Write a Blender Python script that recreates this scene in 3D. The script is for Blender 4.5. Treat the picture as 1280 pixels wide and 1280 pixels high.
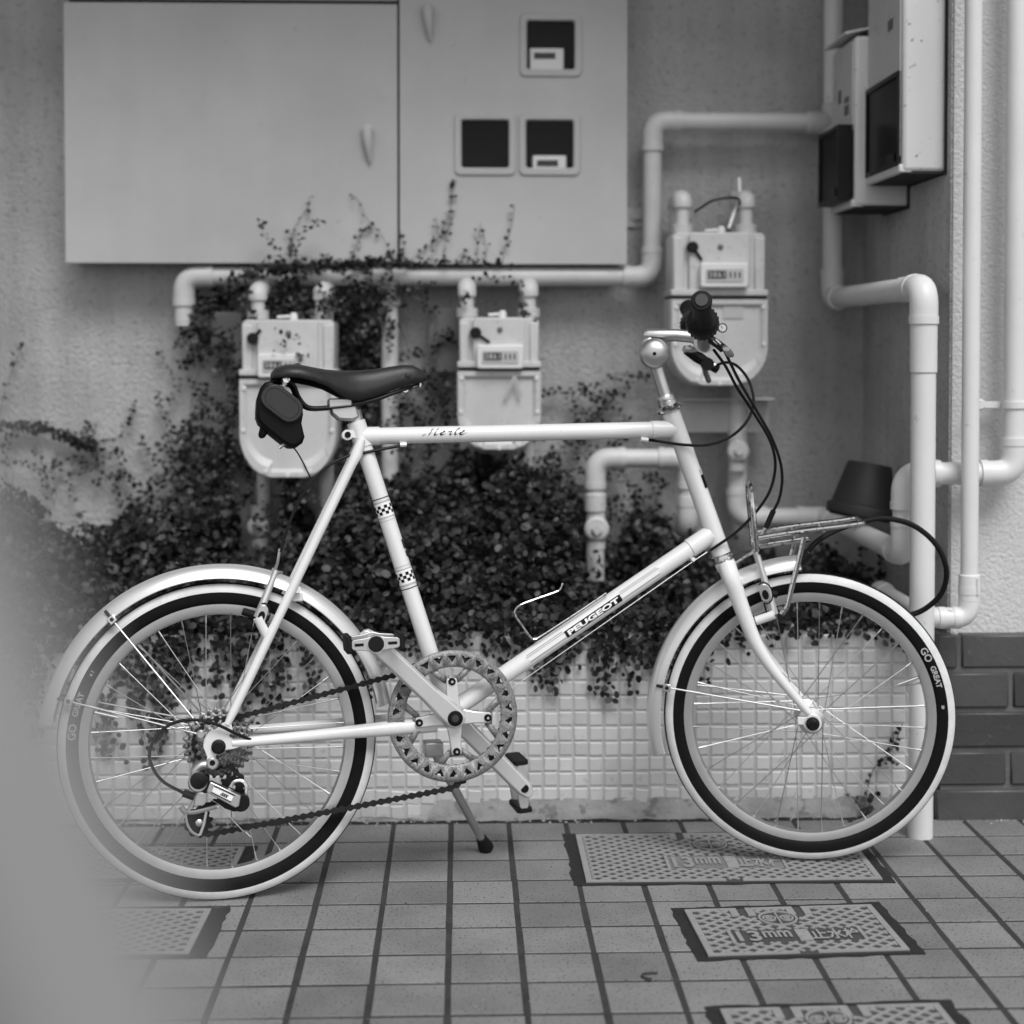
import bpy, math, random
from mathutils import Vector, Matrix
V = Vector
R = math.radians
PI = math.pi
random.seed(7)
for o in list(bpy.data.objects):
    bpy.data.objects.remove(o)
scene = bpy.context.scene
C = scene.collection

# ------------------------------------------------------------------ camera
F = 2000.0            # focal length in photo pixels (1280 wide)
CAMH = 0.90
PITCH = R(1.5)
YAW = math.atan(64 / F)
PPX, PPY = 640.0, 429 + F * math.tan(PITCH)
CAM = V((0, 0, CAMH))
fwd = V((math.sin(YAW) * math.cos(PITCH), math.cos(YAW) * math.cos(PITCH), -math.sin(PITCH)))
rgt = V((math.cos(YAW), -math.sin(YAW), 0))
upv = rgt.cross(fwd)
cam = bpy.data.cameras.new('camera')
cam.sensor_width = 36
cam.lens = 36 * F / 1280
cam.shift_y = (PPY - 640) / 1280
cam.clip_start = 0.02
cam.clip_end = 500
cam.dof.use_dof = True
cam.dof.focus_distance = 2.60
cam.dof.aperture_fstop = (cam.lens / 1000) / 0.0235
camo = bpy.data.objects.new('camera', cam)
camo.matrix_world = Matrix(((rgt.x, upv.x, -fwd.x, CAM.x), (rgt.y, upv.y, -fwd.y, CAM.y),
                            (rgt.z, upv.z, -fwd.z, CAM.z), (0, 0, 0, 1)))
C.objects.link(camo)
scene.camera = camo

# ------------------------------------------------------------------ sky, sun, exposure
SUN_EL, SUN_AZ = R(54), R(163)      # azimuth clockwise from +Y
w = bpy.data.worlds.new('World')
scene.world = w
w.use_nodes = True
nt = w.node_tree
bg = nt.nodes['Background']
sky = nt.nodes.new('ShaderNodeTexSky')
sky.sky_type = 'NISHITA'
sky.sun_disc = False
sky.sun_elevation = SUN_EL
sky.sun_rotation = SUN_AZ
bwn = nt.nodes.new('ShaderNodeRGBToBW')      # black and white film
nt.links.new(sky.outputs[0], bwn.inputs[0])
nt.links.new(bwn.outputs[0], bg.inputs[0])
bg.inputs[1].default_value = 0.105
sl = bpy.data.lights.new('sun', 'SUN')
sl.energy = 1.5
sl.angle = R(30)
so = bpy.data.objects.new('sun', sl)
sd = V((math.sin(SUN_AZ) * math.cos(SUN_EL), math.cos(SUN_AZ) * math.cos(SUN_EL), math.sin(SUN_EL)))
so.rotation_euler = sd.to_track_quat('Z', 'Y').to_euler()
C.objects.link(so)
scene.view_settings.view_transform = 'Standard'
scene.view_settings.look = 'None'
scene.view_settings.gamma = 1
scene.view_settings.exposure = 0.74

# ------------------------------------------------------------------ pixel helpers (a pixel gives a direction; the plane gives the distance)
def ray(x, y):
    return fwd * F + rgt * (x - PPX) + upv * (PPY - y)
def at_y(x, y, Y):
    d = ray(x, y); return CAM + d * ((Y - CAM.y) / d.y)
def at_z(x, y, z):
    d = ray(x, y); return CAM + d * ((z - CAM.z) / d.z)
def at_x(x, y, X):
    d = ray(x, y); return CAM + d * ((X - CAM.x) / d.x)

# ------------------------------------------------------------------ materials
MATS = {}
def mat(name, v, rough=0.6, metal=0.0, vary=0.0, vscale=8.0, bump=0.0, bscale=200.0, spots=0.0, sscale=60.0, sthr=0.62,
        sval=0.03, coat=0.0, rand=0.0, island=0.0, spec=None, trans=0.0, streak=0.0, bdist=0.004, pos=False):
    m = bpy.data.materials.new(name)
    m.use_nodes = True
    n = m.node_tree.nodes; l = m.node_tree.links
    b = n['Principled BSDF']
    b.inputs['Roughness'].default_value = rough
    b.inputs['Metallic'].default_value = metal
    b.inputs['Coat Weight'].default_value = coat
    b.inputs['Coat Roughness'].default_value = 0.12
    if spec is not None: b.inputs['Specular IOR Level'].default_value = spec
    tc = n.new('ShaderNodeTexCoord')
    gpos = n.new('ShaderNodeNewGeometry').outputs['Position'] if pos else None
    val = n.new('ShaderNodeValue'); val.outputs[0].default_value = v
    cur = val.outputs[0]
    def math_(op, a, bb):
        q = n.new('ShaderNodeMath'); q.operation = op
        for i, s in enumerate((a, bb)):
            if isinstance(s, (int, float)): q.inputs[i].default_value = s
            else: l.new(s, q.inputs[i])
        return q.outputs[0]
    def noise(scale, detail=4, vec=None, ro=0.6):
        q = n.new('ShaderNodeTexNoise'); q.inputs['Scale'].default_value = scale
        q.inputs['Detail'].default_value = detail; q.inputs['Roughness'].default_value = ro
        l.new(vec or gpos or tc.outputs['Object'], q.inputs['Vector']); return q.outputs[0]
    if vary:
        nz = noise(vscale)
        cur = math_('MULTIPLY', cur, math_('ADD', math_('MULTIPLY', math_('SUBTRACT', nz, 0.5), vary * 2.4), 1.0))
    if streak:
        mp = n.new('ShaderNodeMapping'); mp.inputs['Scale'].default_value = (22, 22, 1.2)
        l.new(tc.outputs['Object'], mp.inputs[0])
        nz = noise(1.0, 5, mp.outputs[0])
        cur = math_('MULTIPLY', cur, math_('ADD', math_('MULTIPLY', math_('SUBTRACT', nz, 0.5), streak * 2), 1.0))
    if rand:
        oi = n.new('ShaderNodeObjectInfo')
        cur = math_('MULTIPLY', cur, math_('ADD', math_('MULTIPLY', math_('SUBTRACT', oi.outputs['Random'], 0.5), rand * 2), 1.0))
    if island:
        ge = n.new('ShaderNodeNewGeometry')
        p = math_('POWER', ge.outputs['Random Per Island'], 2.0)
        cur = math_('MULTIPLY', cur, math_('ADD', math_('MULTIPLY', math_('SUBTRACT', p, 0.33), island * 2), 1.0))
    if spots:
        nz = noise(sscale, 3)
        st = n.new('ShaderNodeMapRange'); st.inputs[1].default_value = sthr; st.inputs[2].default_value = sthr + 0.06
        l.new(nz, st.inputs[0])
        f = math_('MULTIPLY', st.outputs[0], spots)
        cur = math_('ADD', math_('MULTIPLY', cur, math_('SUBTRACT', 1.0, f)), math_('MULTIPLY', f, sval))
    l.new(cur, b.inputs['Base Color'])
    if bump:
        bp = n.new('ShaderNodeBump'); bp.inputs['Strength'].default_value = bump
        bp.inputs['Distance'].default_value = bdist
        l.new(noise(bscale, 5), bp.inputs['Height']); l.new(bp.outputs[0], b.inputs['Normal'])
    if trans:
        b.inputs['Subsurface Weight'].default_value = 0.0
    MATS[name] = m
    return m

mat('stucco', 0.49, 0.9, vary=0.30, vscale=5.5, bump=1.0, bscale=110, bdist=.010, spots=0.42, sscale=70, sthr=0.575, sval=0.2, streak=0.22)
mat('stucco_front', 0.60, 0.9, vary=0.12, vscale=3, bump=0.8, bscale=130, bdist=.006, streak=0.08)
mat('stucco_dark', 0.22, 0.9, vary=0.3, vscale=6, bump=.5, bscale=120)
mat('slab', 0.35, 0.9, vary=0.1)
mat('cabinet', 0.47, 0.5, vary=0.16, vscale=4, spots=0.4, sscale=40, sthr=0.66, sval=0.28, bump=0.06, bscale=300, streak=0.05)
mat('dark_gap', 0.02, 0.8)
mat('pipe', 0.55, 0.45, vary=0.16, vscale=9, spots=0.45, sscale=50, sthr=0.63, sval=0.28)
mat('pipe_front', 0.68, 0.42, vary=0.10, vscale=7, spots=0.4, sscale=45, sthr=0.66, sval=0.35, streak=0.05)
mat('meter', 0.52, 0.45, vary=0.14, vscale=12, spots=0.45, sscale=90, sthr=0.62, sval=0.26, streak=0.10)
mat('meter_trim', 0.66, 0.4)
mat('rubber', 0.008, 0.6, spec=0.18)
mat('black_plastic', 0.006, 0.42, spec=0.25)
mat('digits', 0.03, 0.5)
mat('mosaic', 0.60, 0.4, vary=0.22, vscale=5, rand=0.09, spots=0.45, sscale=60, sthr=0.62, sval=0.36, pos=True)
mat('mosaic_joint', 0.50, 0.9, vary=0.2, vscale=12)
mat('mortar', 0.36, 0.95, vary=0.45, vscale=16, bump=0.8, bscale=60, spots=0.6, sscale=28, sthr=0.55, sval=0.12)
mat('dark_mortar', 0.013, 0.9, vary=0.4, vscale=30, bump=0.7, bscale=120)
mat('tile', 0.195, 0.7, pos=True, vary=0.36, vscale=7, rand=0.17, spots=0.9, sscale=230, sthr=0.585, sval=0.025, bump=0.2, bscale=300)
mat('joint', 0.032, 0.95, vary=0.7, vscale=20, bump=0.5, bscale=150)
mat('ground', 0.10, 0.95, vary=0.25, vscale=2, bump=0.4, bscale=60)
mat('cover_plate', 0.055, 0.7, vary=0.2, vscale=22)
mat('cover_mid', 0.17, 0.6, vary=0.3, vscale=30)
mat('cover_ridge', 0.27, 0.55, vary=0.2, vscale=18, spots=0.5, sscale=90, sthr=0.62, sval=0.1)
mat('brick', 0.056, 0.45, vary=0.4, vscale=9, rand=0.2, bump=0.25, bscale=120, spots=0.3, sscale=40, sthr=0.68, sval=0.16)
mat('brick_joint', 0.11, 0.95, vary=0.4, vscale=14, bump=0.5, bscale=90)
mat('leaf', 0.020, 0.42, island=1.25, spec=0.28)
mat('stem', 0.04, 0.8, spec=0.1)
mat('soil', 0.010, 1.0, spec=0.0)  # planter soil, and the dark sheet standing in for shade under the leaves
mat('frame_paint', 0.74, 0.30, coat=0.6, vary=0.06, vscale=14, spots=0.35, sscale=130, sthr=0.70, sval=0.22)
mat('silver', 0.66, 0.36, 1.0, vary=0.06, vscale=30)
mat('crank_silver', 0.74, 0.28, 0.5, vary=0.05, vscale=30)
mat('guard_silver', 0.74, 0.30, 0.6, vary=0.05, vscale=14)
mat('rail_black', 0.03, 0.3, 0.5)
mat('silver_rough', 0.58, 0.42, 1.0, vary=0.10, vscale=30)
mat('chrome', 0.62, 0.16, 1.0, spots=0.7, sscale=190, sthr=0.56, sval=0.06)
mat('spoke', 0.42, 0.4, 1.0)
mat('rusty_ring', 0.26, 0.5, 0.25, vary=0.25, vscale=60, spots=0.9, sscale=560, sthr=0.535, sval=0.04)
mat('cog', 0.30, 0.5, 0.6, vary=0.3, vscale=120, spots=0.7, sscale=220, sthr=0.52, sval=0.03)
mat('chain', 0.018, 0.55, 0.2, vary=0.4, vscale=150, spec=0.25)
mat('tyre_black', 0.006, 0.65, spec=0.12, vary=.3, vscale=60)
mat('tyre_white', 0.66, 0.65, vary=0.2, vscale=40, bump=0.15, bscale=60)
mat('tyre_print', 0.40, 0.6)
mat('leather', 0.024, 0.42, vary=0.5, vscale=30, bump=0.12, bscale=200, spec=0.35)
mat('leather_black', 0.004, 0.42, vary=0.2, vscale=40, bump=0.08, bscale=300, spec=0.15)
mat('leather_flap', 0.026, 0.36, vary=0.2, vscale=40, bump=0.1, bscale=300, spec=0.4)
mat('ink', 0.005, 0.5, spec=0.15)
mat('print_white', 0.85, 0.3)
mat('print_grey', 0.45, 0.35)
mat('stripe_dark', 0.14, 0.35)
mat('box_metal', 0.66, 0.5, vary=0.08, vscale=6, spots=0.8, sscale=55, sthr=0.645, sval=0.14)
mat('box_front', 0.55, 0.5, vary=0.1, vscale=8, spots=0.6, sscale=40, sthr=0.64, sval=0.12)
mat('rust_plate', 0.05, 0.8, vary=0.6, vscale=40, spec=0.1)
mat('dark_glass', 0.002, 0.3, spec=0.06)
mat('window_dark', 0.004, 0.6, spec=0.1)
mat('pot', 0.016, 0.6, vary=0.2, vscale=20)
mat('plug_grey', 0.03, 0.5)
mat('grey_box', 0.13, 0.6, vary=0.2, vscale=10)
mat('barrier_paint', 0.25, 0.6)
mat('leaf_dry', 0.05, 0.8)
g = bpy.data.materials.new('pane_glass'); g.use_nodes = True
gn = g.node_tree.nodes; gl = g.node_tree.links
gn.remove(gn['Principled BSDF'])
mx = gn.new('ShaderNodeMixShader'); tr = gn.new('ShaderNodeBsdfTransparent'); gs = gn.new('ShaderNodeBsdfGlossy'); fr_ = gn.new('ShaderNodeFresnel')
tr.inputs[0].default_value = (0.95, 0.95, 0.95, 1); gs.inputs['Roughness'].default_value = 0.05; fr_.inputs[0].default_value = 1.18
gl.new(fr_.outputs[0], mx.inputs[0]); gl.new(tr.outputs[0], mx.inputs[1]); gl.new(gs.outputs[0], mx.inputs[2])
gl.new(mx.outputs[0], gn['Material Output'].inputs[0]); MATS['pane_glass'] = g

# ------------------------------------------------------------------ mesh helpers
ORG = {}
class MB:
    def __init__(s): s.v = []; s.f = []; s.m = []
    def add(s, vs, fs, mi=0):
        b = len(s.v); s.v += [V(p) for p in vs]
        for f in fs: s.f.append([b + i for i in f]); s.m.append(mi)
    def box(s, x0, x1, y0, y1, z0, z1, mi=0):
        s.fbox(V(((x0 + x1) / 2, (y0 + y1) / 2, (z0 + z1) / 2)), V((1, 0, 0)), V((0, 1, 0)), V((0, 0, 1)), abs(x1 - x0) / 2, abs(y1 - y0) / 2, abs(z1 - z0) / 2, mi)
    def fbox(s, o, ex, ey, ez, a, b, c, mi=0):
        vs = [o + ex * (a * i) + ey * (b * j) + ez * (c * k) for k in (-1, 1) for j in (-1, 1) for i in (-1, 1)]
        s.add(vs, [(0, 2, 3, 1), (4, 5, 7, 6), (0, 1, 5, 4), (2, 6, 7, 3), (0, 4, 6, 2), (1, 3, 7, 5)], mi)
    def tube(s, path, r, seg=10, caps=True, mi=0, flat=None):
        path = [V(p) for p in path]; n = len(path)
        rs = r if isinstance(r, (list, tuple)) else [r] * n
        if len(rs) != n:
            rs = [rs[0] + (rs[-1] - rs[0]) * i / (n - 1) for i in range(n)]
        ts = []
        for i in range(n):
            a = path[max(0, i - 1)]; b = path[min(n - 1, i + 1)]
            t = (b - a)
            ts.append(t.normalized() if t.length > 1e-9 else V((0, 0, 1)))
        ref = V((0, -1, 0)) if abs(ts[0].y) < 0.9 else V((0, 0, 1))
        nn = (ref - ts[0] * ref.dot(ts[0])).normalized()
        vs = []
        for i in range(n):
            nn = (nn - ts[i] * nn.dot(ts[i])).normalized()
            bb = ts[i].cross(nn)
            for k in range(seg):
                a = 2 * PI * k / seg
                fx, fy = (1, 1) if flat is None else flat
                vs.append(path[i] + (nn * math.cos(a) * fx + bb * math.sin(a) * fy) * rs[i])
        fs = [(i * seg + k, i * seg + (k + 1) % seg, (i + 1) * seg + (k + 1) % seg, (i + 1) * seg + k) for i in range(n - 1) for k in range(seg)]
        if caps:
            fs.append(tuple(reversed(range(seg)))); fs.append(tuple((n - 1) * seg + k for k in range(seg)))
        s.add(vs, fs, mi)
    def rev(s, o, ex, ey, ez, prof, n=48, a0=0.0, a1=2 * PI, mi=0, closed=False, mis=None):
        """revolve profile [(r, h)] about ez through o"""
        full = abs(a1 - a0 - 2 * PI) < 1e-6
        cnt = n if full else n + 1
        k = len(prof); vs = []
        for i in range(cnt):
            a = a0 + (a1 - a0) * i / n
            d = ex * math.cos(a) + ey * math.sin(a)
            for (r, h) in prof: vs.append(o + d * r + ez * h)
        kk = k if closed else k - 1
        b = len(s.v); s.v += vs
        for i in range(n):
            i2 = (i + 1) % cnt
            for j in range(kk):
                j2 = (j + 1) % k
                s.f.append([b + i * k + j, b + i2 * k + j, b + i2 * k + j2, b + i * k + j2])
                s.m.append(mis[j] if mis else mi)
        if not full and closed:
            s.f.append([b + j for j in range(k)]); s.m.append(mi)
            s.f.append([b + n * k + j for j in reversed(range(k))]); s.m.append(mi)
    def lathe(s, o, axis, prof, seg=20, mi=0):
        """solid of revolution with capped ends, prof [(r, h)]"""
        axis = V(axis).normalized()
        ex = axis.orthogonal().normalized(); ey = axis.cross(ex)
        p = [(0.0001, prof[0][1])] + list(prof) + [(0.0001, prof[-1][1])]
        s.rev(V(o), ex, ey, axis, p, seg, mi=mi)
    def prism(s, o, ex, ey, ez, poly, d0, d1, mi=0):
        n = len(poly)
        vs = [o + ex * a + ey * b + ez * d0 for a, b in poly] + [o + ex * a + ey * b + ez * d1 for a, b in poly]
        fs = [tuple(reversed(range(n))), tuple(range(n, 2 * n))] + [(i, (i + 1) % n, n + (i + 1) % n, n + i) for i in range(n)]
        s.add(vs, fs, mi)
    def wprism(s, pts, vec, mi=0):
        """extrude a world polygon by vec"""
        n = len(pts); pts = [V(p) for p in pts]
        s.add(pts + [p + vec for p in pts], [tuple(reversed(range(n))), tuple(range(n, 2 * n))] + [(i, (i + 1) % n, n + (i + 1) % n, n + i) for i in range(n)], mi)
    def mesh(s, name, mats, sharp=35, org=V((0, 0, 0)), fixn=True, weld=False):
        me = bpy.data.meshes.new(name)
        me.from_pydata([tuple(p - org) for p in s.v], [], s.f)
        if fixn:
            import bmesh
            bm = bmesh.new(); bm.from_mesh(me)
            if weld: bmesh.ops.remove_doubles(bm, verts=bm.verts, dist=1e-5)
            bmesh.ops.recalc_face_normals(bm, faces=bm.faces); bm.to_mesh(me); bm.free()
        for m in (mats if isinstance(mats, (list, tuple)) else [mats]): me.materials.append(MATS[m])
        if not weld: me.polygons.foreach_set('material_index', s.m)
        me.polygons.foreach_set('use_smooth', [True] * len(me.polygons))
        me.set_sharp_from_angle(angle=R(sharp))
        me.update()
        return me
    def build(s, name, mats, parent=None, bevel=0, sharp=35, solid=0, seg=2, fixn=True, org=None, weld=False):
        if parent is not None: org = ORG[parent.as_pointer()]
        elif org is None: org = V((0, 0, 0))
        o = bpy.data.objects.new(name, s.mesh(name, mats, sharp, org, fixn, weld))
        C.objects.link(o)
        if parent is not None: o.parent = parent
        else: o.location = org
        ORG[o.as_pointer()] = V(org)
        if solid:
            md = o.modifiers.new('solid', 'SOLIDIFY'); md.thickness = solid; md.offset = 0
        if bevel:
            md = o.modifiers.new('bevel', 'BEVEL'); md.width = bevel; md.segments = seg; md.limit_method = 'ANGLE'; md.angle_limit = R(40)
        return o

def thing(name, label, cat, loc=(0, 0, 0), group=None):
    o = bpy.data.objects.new(name, None)
    o.empty_display_size = 0.05
    C.objects.link(o); o.location = loc; ORG[o.as_pointer()] = V(loc)
    return tag(o, label, cat, group)
def tag(o, label, cat, group=None):
    o['label'] = label; o['category'] = cat
    if group: o['group'] = group
    return o
def struct(o):
    o['kind'] = 'structure'; return o

def spline(pts, n=8):
    """Catmull-Rom through points"""
    P = [V(p) for p in pts]; out = []
    for i in range(len(P) - 1):
        p0 = P[i - 1] if i else P[0] * 2 - P[1]
        p1, p2 = P[i], P[i + 1]
        p3 = P[i + 2] if i + 2 < len(P) else P[-1] * 2 - P[-2]
        for k in range(n):
            t = k / n
            out.append(0.5 * ((2 * p1) + (p2 - p0) * t + (2 * p0 - 5 * p1 + 4 * p2 - p3) * t * t + (3 * p1 - p0 - 3 * p2 + p3) * t ** 3))
    out.append(P[-1]); return out
def rrect(w_, h_, r, n=4):
    pts = []
    for cx, cy, a in ((w_ - r, h_ - r, 0), (-w_ + r, h_ - r, 90), (-w_ + r, -h_ + r, 180), (w_ - r, -h_ + r, 270)):
        for i in range(n + 1):
            t = R(a + 90 * i / n); pts.append((cx + r * math.cos(t), cy + r * math.sin(t)))
    return pts
def text2d(s, size, off=0.0, shear=0.0, space=1.0):
    cu = bpy.data.curves.new('t', 'FONT'); cu.body = s; cu.size = size; cu.offset = off; cu.shear = shear
    cu.space_character = space; cu.align_x = 'CENTER'; cu.align_y = 'CENTER'; cu.resolution_u = 4
    ob = bpy.data.objects.new('t', cu); C.objects.link(ob)
    bpy.context.view_layer.update()
    me = bpy.data.meshes.new_from_object(ob)
    vs = [(v.co.x, v.co.y) for v in me.vertices]; fs = [tuple(p.vertices) for p in me.polygons]
    bpy.data.objects.remove(ob); bpy.data.meshes.remove(me); bpy.data.curves.remove(cu)
    if vs:
        x0 = min(a for a, b in vs); x1 = max(a for a, b in vs); y0 = min(b for a, b in vs); y1 = max(b for a, b in vs)
        vs = [(a - (x0 + x1) / 2, b - (y0 + y1) / 2) for a, b in vs]
        return vs, fs, x1 - x0, y1 - y0
    return [], [], 0, 0
XA, YA, ZA = V((1, 0, 0)), V((0, 1, 0)), V((0, 0, 1))

# depths (metres from the camera's plane), from the ground line each thing stands on
YP = 3.00      # front of planter and of the projecting wall
YB = 3.66      # back wall
XR = at_y(1189, 640, YP).x     # return wall

# ================================================================== SETTING
m = MB(); m.box(-40, 40, -40, 40, -0.30, -0.012)
struct(m.build('ground', 'ground'))
TP = 0.1073; TX0 = -0.0186; TY0 = 2.872
m = MB(); m.box(-4.2, 4.2, -1.5, 3.7, -0.20, -0.0009)
pav = struct(m.build('pavement', 'joint'))
def tilemesh(nm, sx, sy, top=0.0, ch=0.0007, th=0.01):
    b = MB(); vs = []
    for z, q in ((-th, 0), (top - ch, 0), (top, ch)):
        vs += [(-sx + q, -sy + q, z), (sx - q, -sy + q, z), (sx - q, sy - q, z), (-sx + q, sy - q, z)]
    fs = [(8, 9, 10, 11)]
    for k in (0, 4):
        for i in range(4): fs.append((k + i, k + (i + 1) % 4, k + 4 + (i + 1) % 4, k + 4 + i))
    b.add(vs, fs)
    return b
hx, hy = (TP - 0.0095) / 2, (TP - 0.0075) / 2
tm = tilemesh('tile', hx, hy).mesh('tile', 'tile', 20)
half = tilemesh('tile', hx, 0.009).mesh('tile', 'tile', 20)
rest = MB(); ntile = 0
for j in range(-14, 2):
    y0 = TY0 + j * TP
    for i in range(-22, 24):
        xc = TX0 + (i + 0.5) * TP; yc = y0 + TP / 2
        sy = hy
        if j == 1: continue
        pxx = 576 + xc * F / yc; pyy = 429 + CAMH * F / yc
        z = random.uniform(-0.0003, 0.0004)
        if -60 < pxx < 1340 and pyy < 1330:
            o = bpy.data.objects.new('tile', tm); C.objects.link(o); o.parent = pav
            o.location = (xc + random.uniform(-.0008, .0008), yc + random.uniform(-.0008, .0008), z)
            o.rotation_euler = (random.uniform(-.0025, .0025), random.uniform(-.0025, .0025), random.uniform(-.006, .006))
            ntile += 1
        else:
            t = tilemesh('t', hx, hy); rest.add([p + V((xc, yc, z)) for p in t.v], t.f)
o = rest.build('tile_field', 'tile', pav, sharp=20, fixn=False); o['kind'] = 'stuff'
# mortar strip where the pavement meets the planter
m = MB()
m.box(-4.2, 2.6, TY0 + TP + 0.001, YP + 0.05, -0.05, -0.0005)
m.build('edge_mortar', 'dark_mortar', pav)

# ---------------- building: stucco walls, projecting bay, brick plinth, overhang
bld = thing('building', 'rough grey stucco house wall with projecting bay and brown brick plinth', 'building', (0, YB, 0))
m = MB(); m.box(-4.2, XR + 0.02, YB, YB + 0.2, 0, 4.2); m.build('back_wall', 'stucco', bld)
m = MB(); m.box(XR, 3.2, YP, YB + 0.19, 0.0, 4.21); m.build('bay_wall', 'stucco_front', bld)
m = MB(); m.box(XR - 0.004, XR, YP + 0.004, YB, 0.0, 4.0); m.build('return_wall', 'stucco', bld)
m = MB(); m.box(-4.2, XR - 0.006, 2.82, YB - 0.001, 2.29, 2.51); m.build('overhang', 'slab', bld)
# brick plinth: courses measured on the photo at the wall's depth
def zy(y, Y=YP): return at_y(640, y, Y).z
YBK = YP - 0.030
m = MB()
xl = at_y(1172, 900, YBK).x
m.box(xl + 0.008, 3.2, YBK + 0.006, YP + 0.02, 0, zy(794) - 0.003)
pl = m.build('plinth', 'brick_joint', bld)
crs = [zy(794), zy(838), zy(887.5), zy(937), zy(984.5), zy(1030)]
jx = [[1199], [1264], [1330], [1261.5], [1336]]
for c in range(5):
    zt, zb = crs[c] - (0.0 if c == 0 else 0.005), crs[c + 1] + 0.005
    if c == 4: zb = -0.01
    xs = [xl]; first = at_y(jx[c][0], 900, YBK).x
    xs.append(first)
    while xs[-1] < 2.6: xs.append(xs[-1] + 0.222)
    for a, b in zip(xs[:-1], xs[1:]):
        q = MB(); d = random.uniform(-.0015, .0015)
        q.box(a + (0 if a == xl else .005), b - .005, YBK + d, YP + 0.01, zb, zt)
        q.build('brick', 'brick', pl, bevel=0.003, seg=1)
    # return side of the plinth
    q = MB(); q.box(xl + .001, xl + .02, YP + 0.013, YP + 0.1, zb, zt); q.build('brick', 'brick', pl, bevel=0.003, seg=1)

# ---------------- planter with white mosaic
ZPT = 0.352
plt = thing('planter', 'low planter wall faced with small white square mosaic tiles', 'planter', (-0.3, YP, 0))
m = MB()
m.box(-3.0, xl - 0.002, YP - 0.0002, YP + 0.12, 0, ZPT)
m.build('wall', 'mosaic_joint', plt)
m = MB(); m.box(-3.0, xl - 0.01, YP + 0.12, YB - 0.001, 0, ZPT - 0.05); m.build('soil', 'soil', plt)
# bare mortar footing with an uneven face
m = MB(); cols = 150
xst_ = at_y(545, 1000, YP).x
rows = [(0.0, 0.0), (0.006, 0.0), (0.016, 0.0035), (0.030, 0.001), (0.040, 0.004)]
xa, xb = -3.0, xl - 0.003
vs = []
for i in range(cols + 1):
    x = xa + (xb - xa) * i / cols
    for z, d in rows:
        if x < xst_: z *= .22
        vs.append((x, YP - 0.0015 - 0.003 * (z < 0.02) - random.uniform(0, .003), z + random.uniform(-.002, .002)))
n = len(rows)
m.add(vs, [(i * n + j, (i + 1) * n + j, (i + 1) * n + j + 1, i * n + j + 1) for i in range(cols) for j in range(n - 1)])
m.build('footing', 'mortar', plt)
MP = 0.0288; ms = (MP - 0.0042) / 2
def mtile(sx, sz):
    b = MB(); ch = 0.0018; vs = []
    for y, q in ((0.006, 0), (0.0015, 0), (0, ch)):
        vs += [(-sx + q, y, -sz + q), (sx - q, y, -sz + q), (sx - q, y, sz - q), (-sx + q, y, sz - q)]
    fs = [(8, 9, 10, 11)]
    for k in (0, 4):
        for i in range(4): fs.append((k + i, k + (i + 1) % 4, k + 4 + (i + 1) % 4, k + 4 + i))
    b.add(vs, fs); return b
mm = mtile(ms, ms).mesh('tile', 'mosaic', 20)
zrow0 = zy(1003)          # lower edge of the long bottom row
rest = MB(); cnt = 0; allt = []
xst = at_y(545, 1000, YP).x
nrow = int((ZPT + 0.001 - zrow0) / MP) + 1
for r_ in range(-1, nrow):
    for i in range(-90, 70):
        xc = xst + (i + 0.5) * MP; zc = zrow0 + (r_ + 0.5) * MP
        if xc + ms > xl - 0.004 or xc < -2.9 or zc + ms > ZPT + 0.02: continue
        if r_ == -1:
            if xc > xst: continue
            if random.random() < 0.12: continue
        allt.append((r_, i, xc, zc))
def mkey(t):
    px = 576 + t[2] * F / YP
    vis = 90 < px < 1145
    return (0 if vis else 1, t[0] if not (470 < px < 830) else t[0] * 0.8, abs(px - 640))
allt.sort(key=mkey)
for q, (r_, i, xc, zc) in enumerate(allt):
    jit = V((random.uniform(-.0009, .0009), YP - 0.0028 + random.uniform(-.0006, .0006), random.uniform(-.0009, .0009)))
    rot = random.uniform(-.02, .02)
    if r_ <= 0 and random.random() < 0.3: rot = random.uniform(-.12, .12); jit.z -= 0.003
    loc = V((xc, 0, zc)) + jit
    if q < 300:
        o = bpy.data.objects.new('tile', mm); C.objects.link(o); o.parent = plt
        o.location = loc - ORG[plt.as_pointer()]; o.rotation_euler = (0, rot, 0)
    else:
        t = mtile(ms, ms); rest.add([p + loc for p in t.v], t.f)
o = rest.build('tile_field', 'mosaic', plt, sharp=20, fixn=False); o['kind'] = 'stuff'

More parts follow.
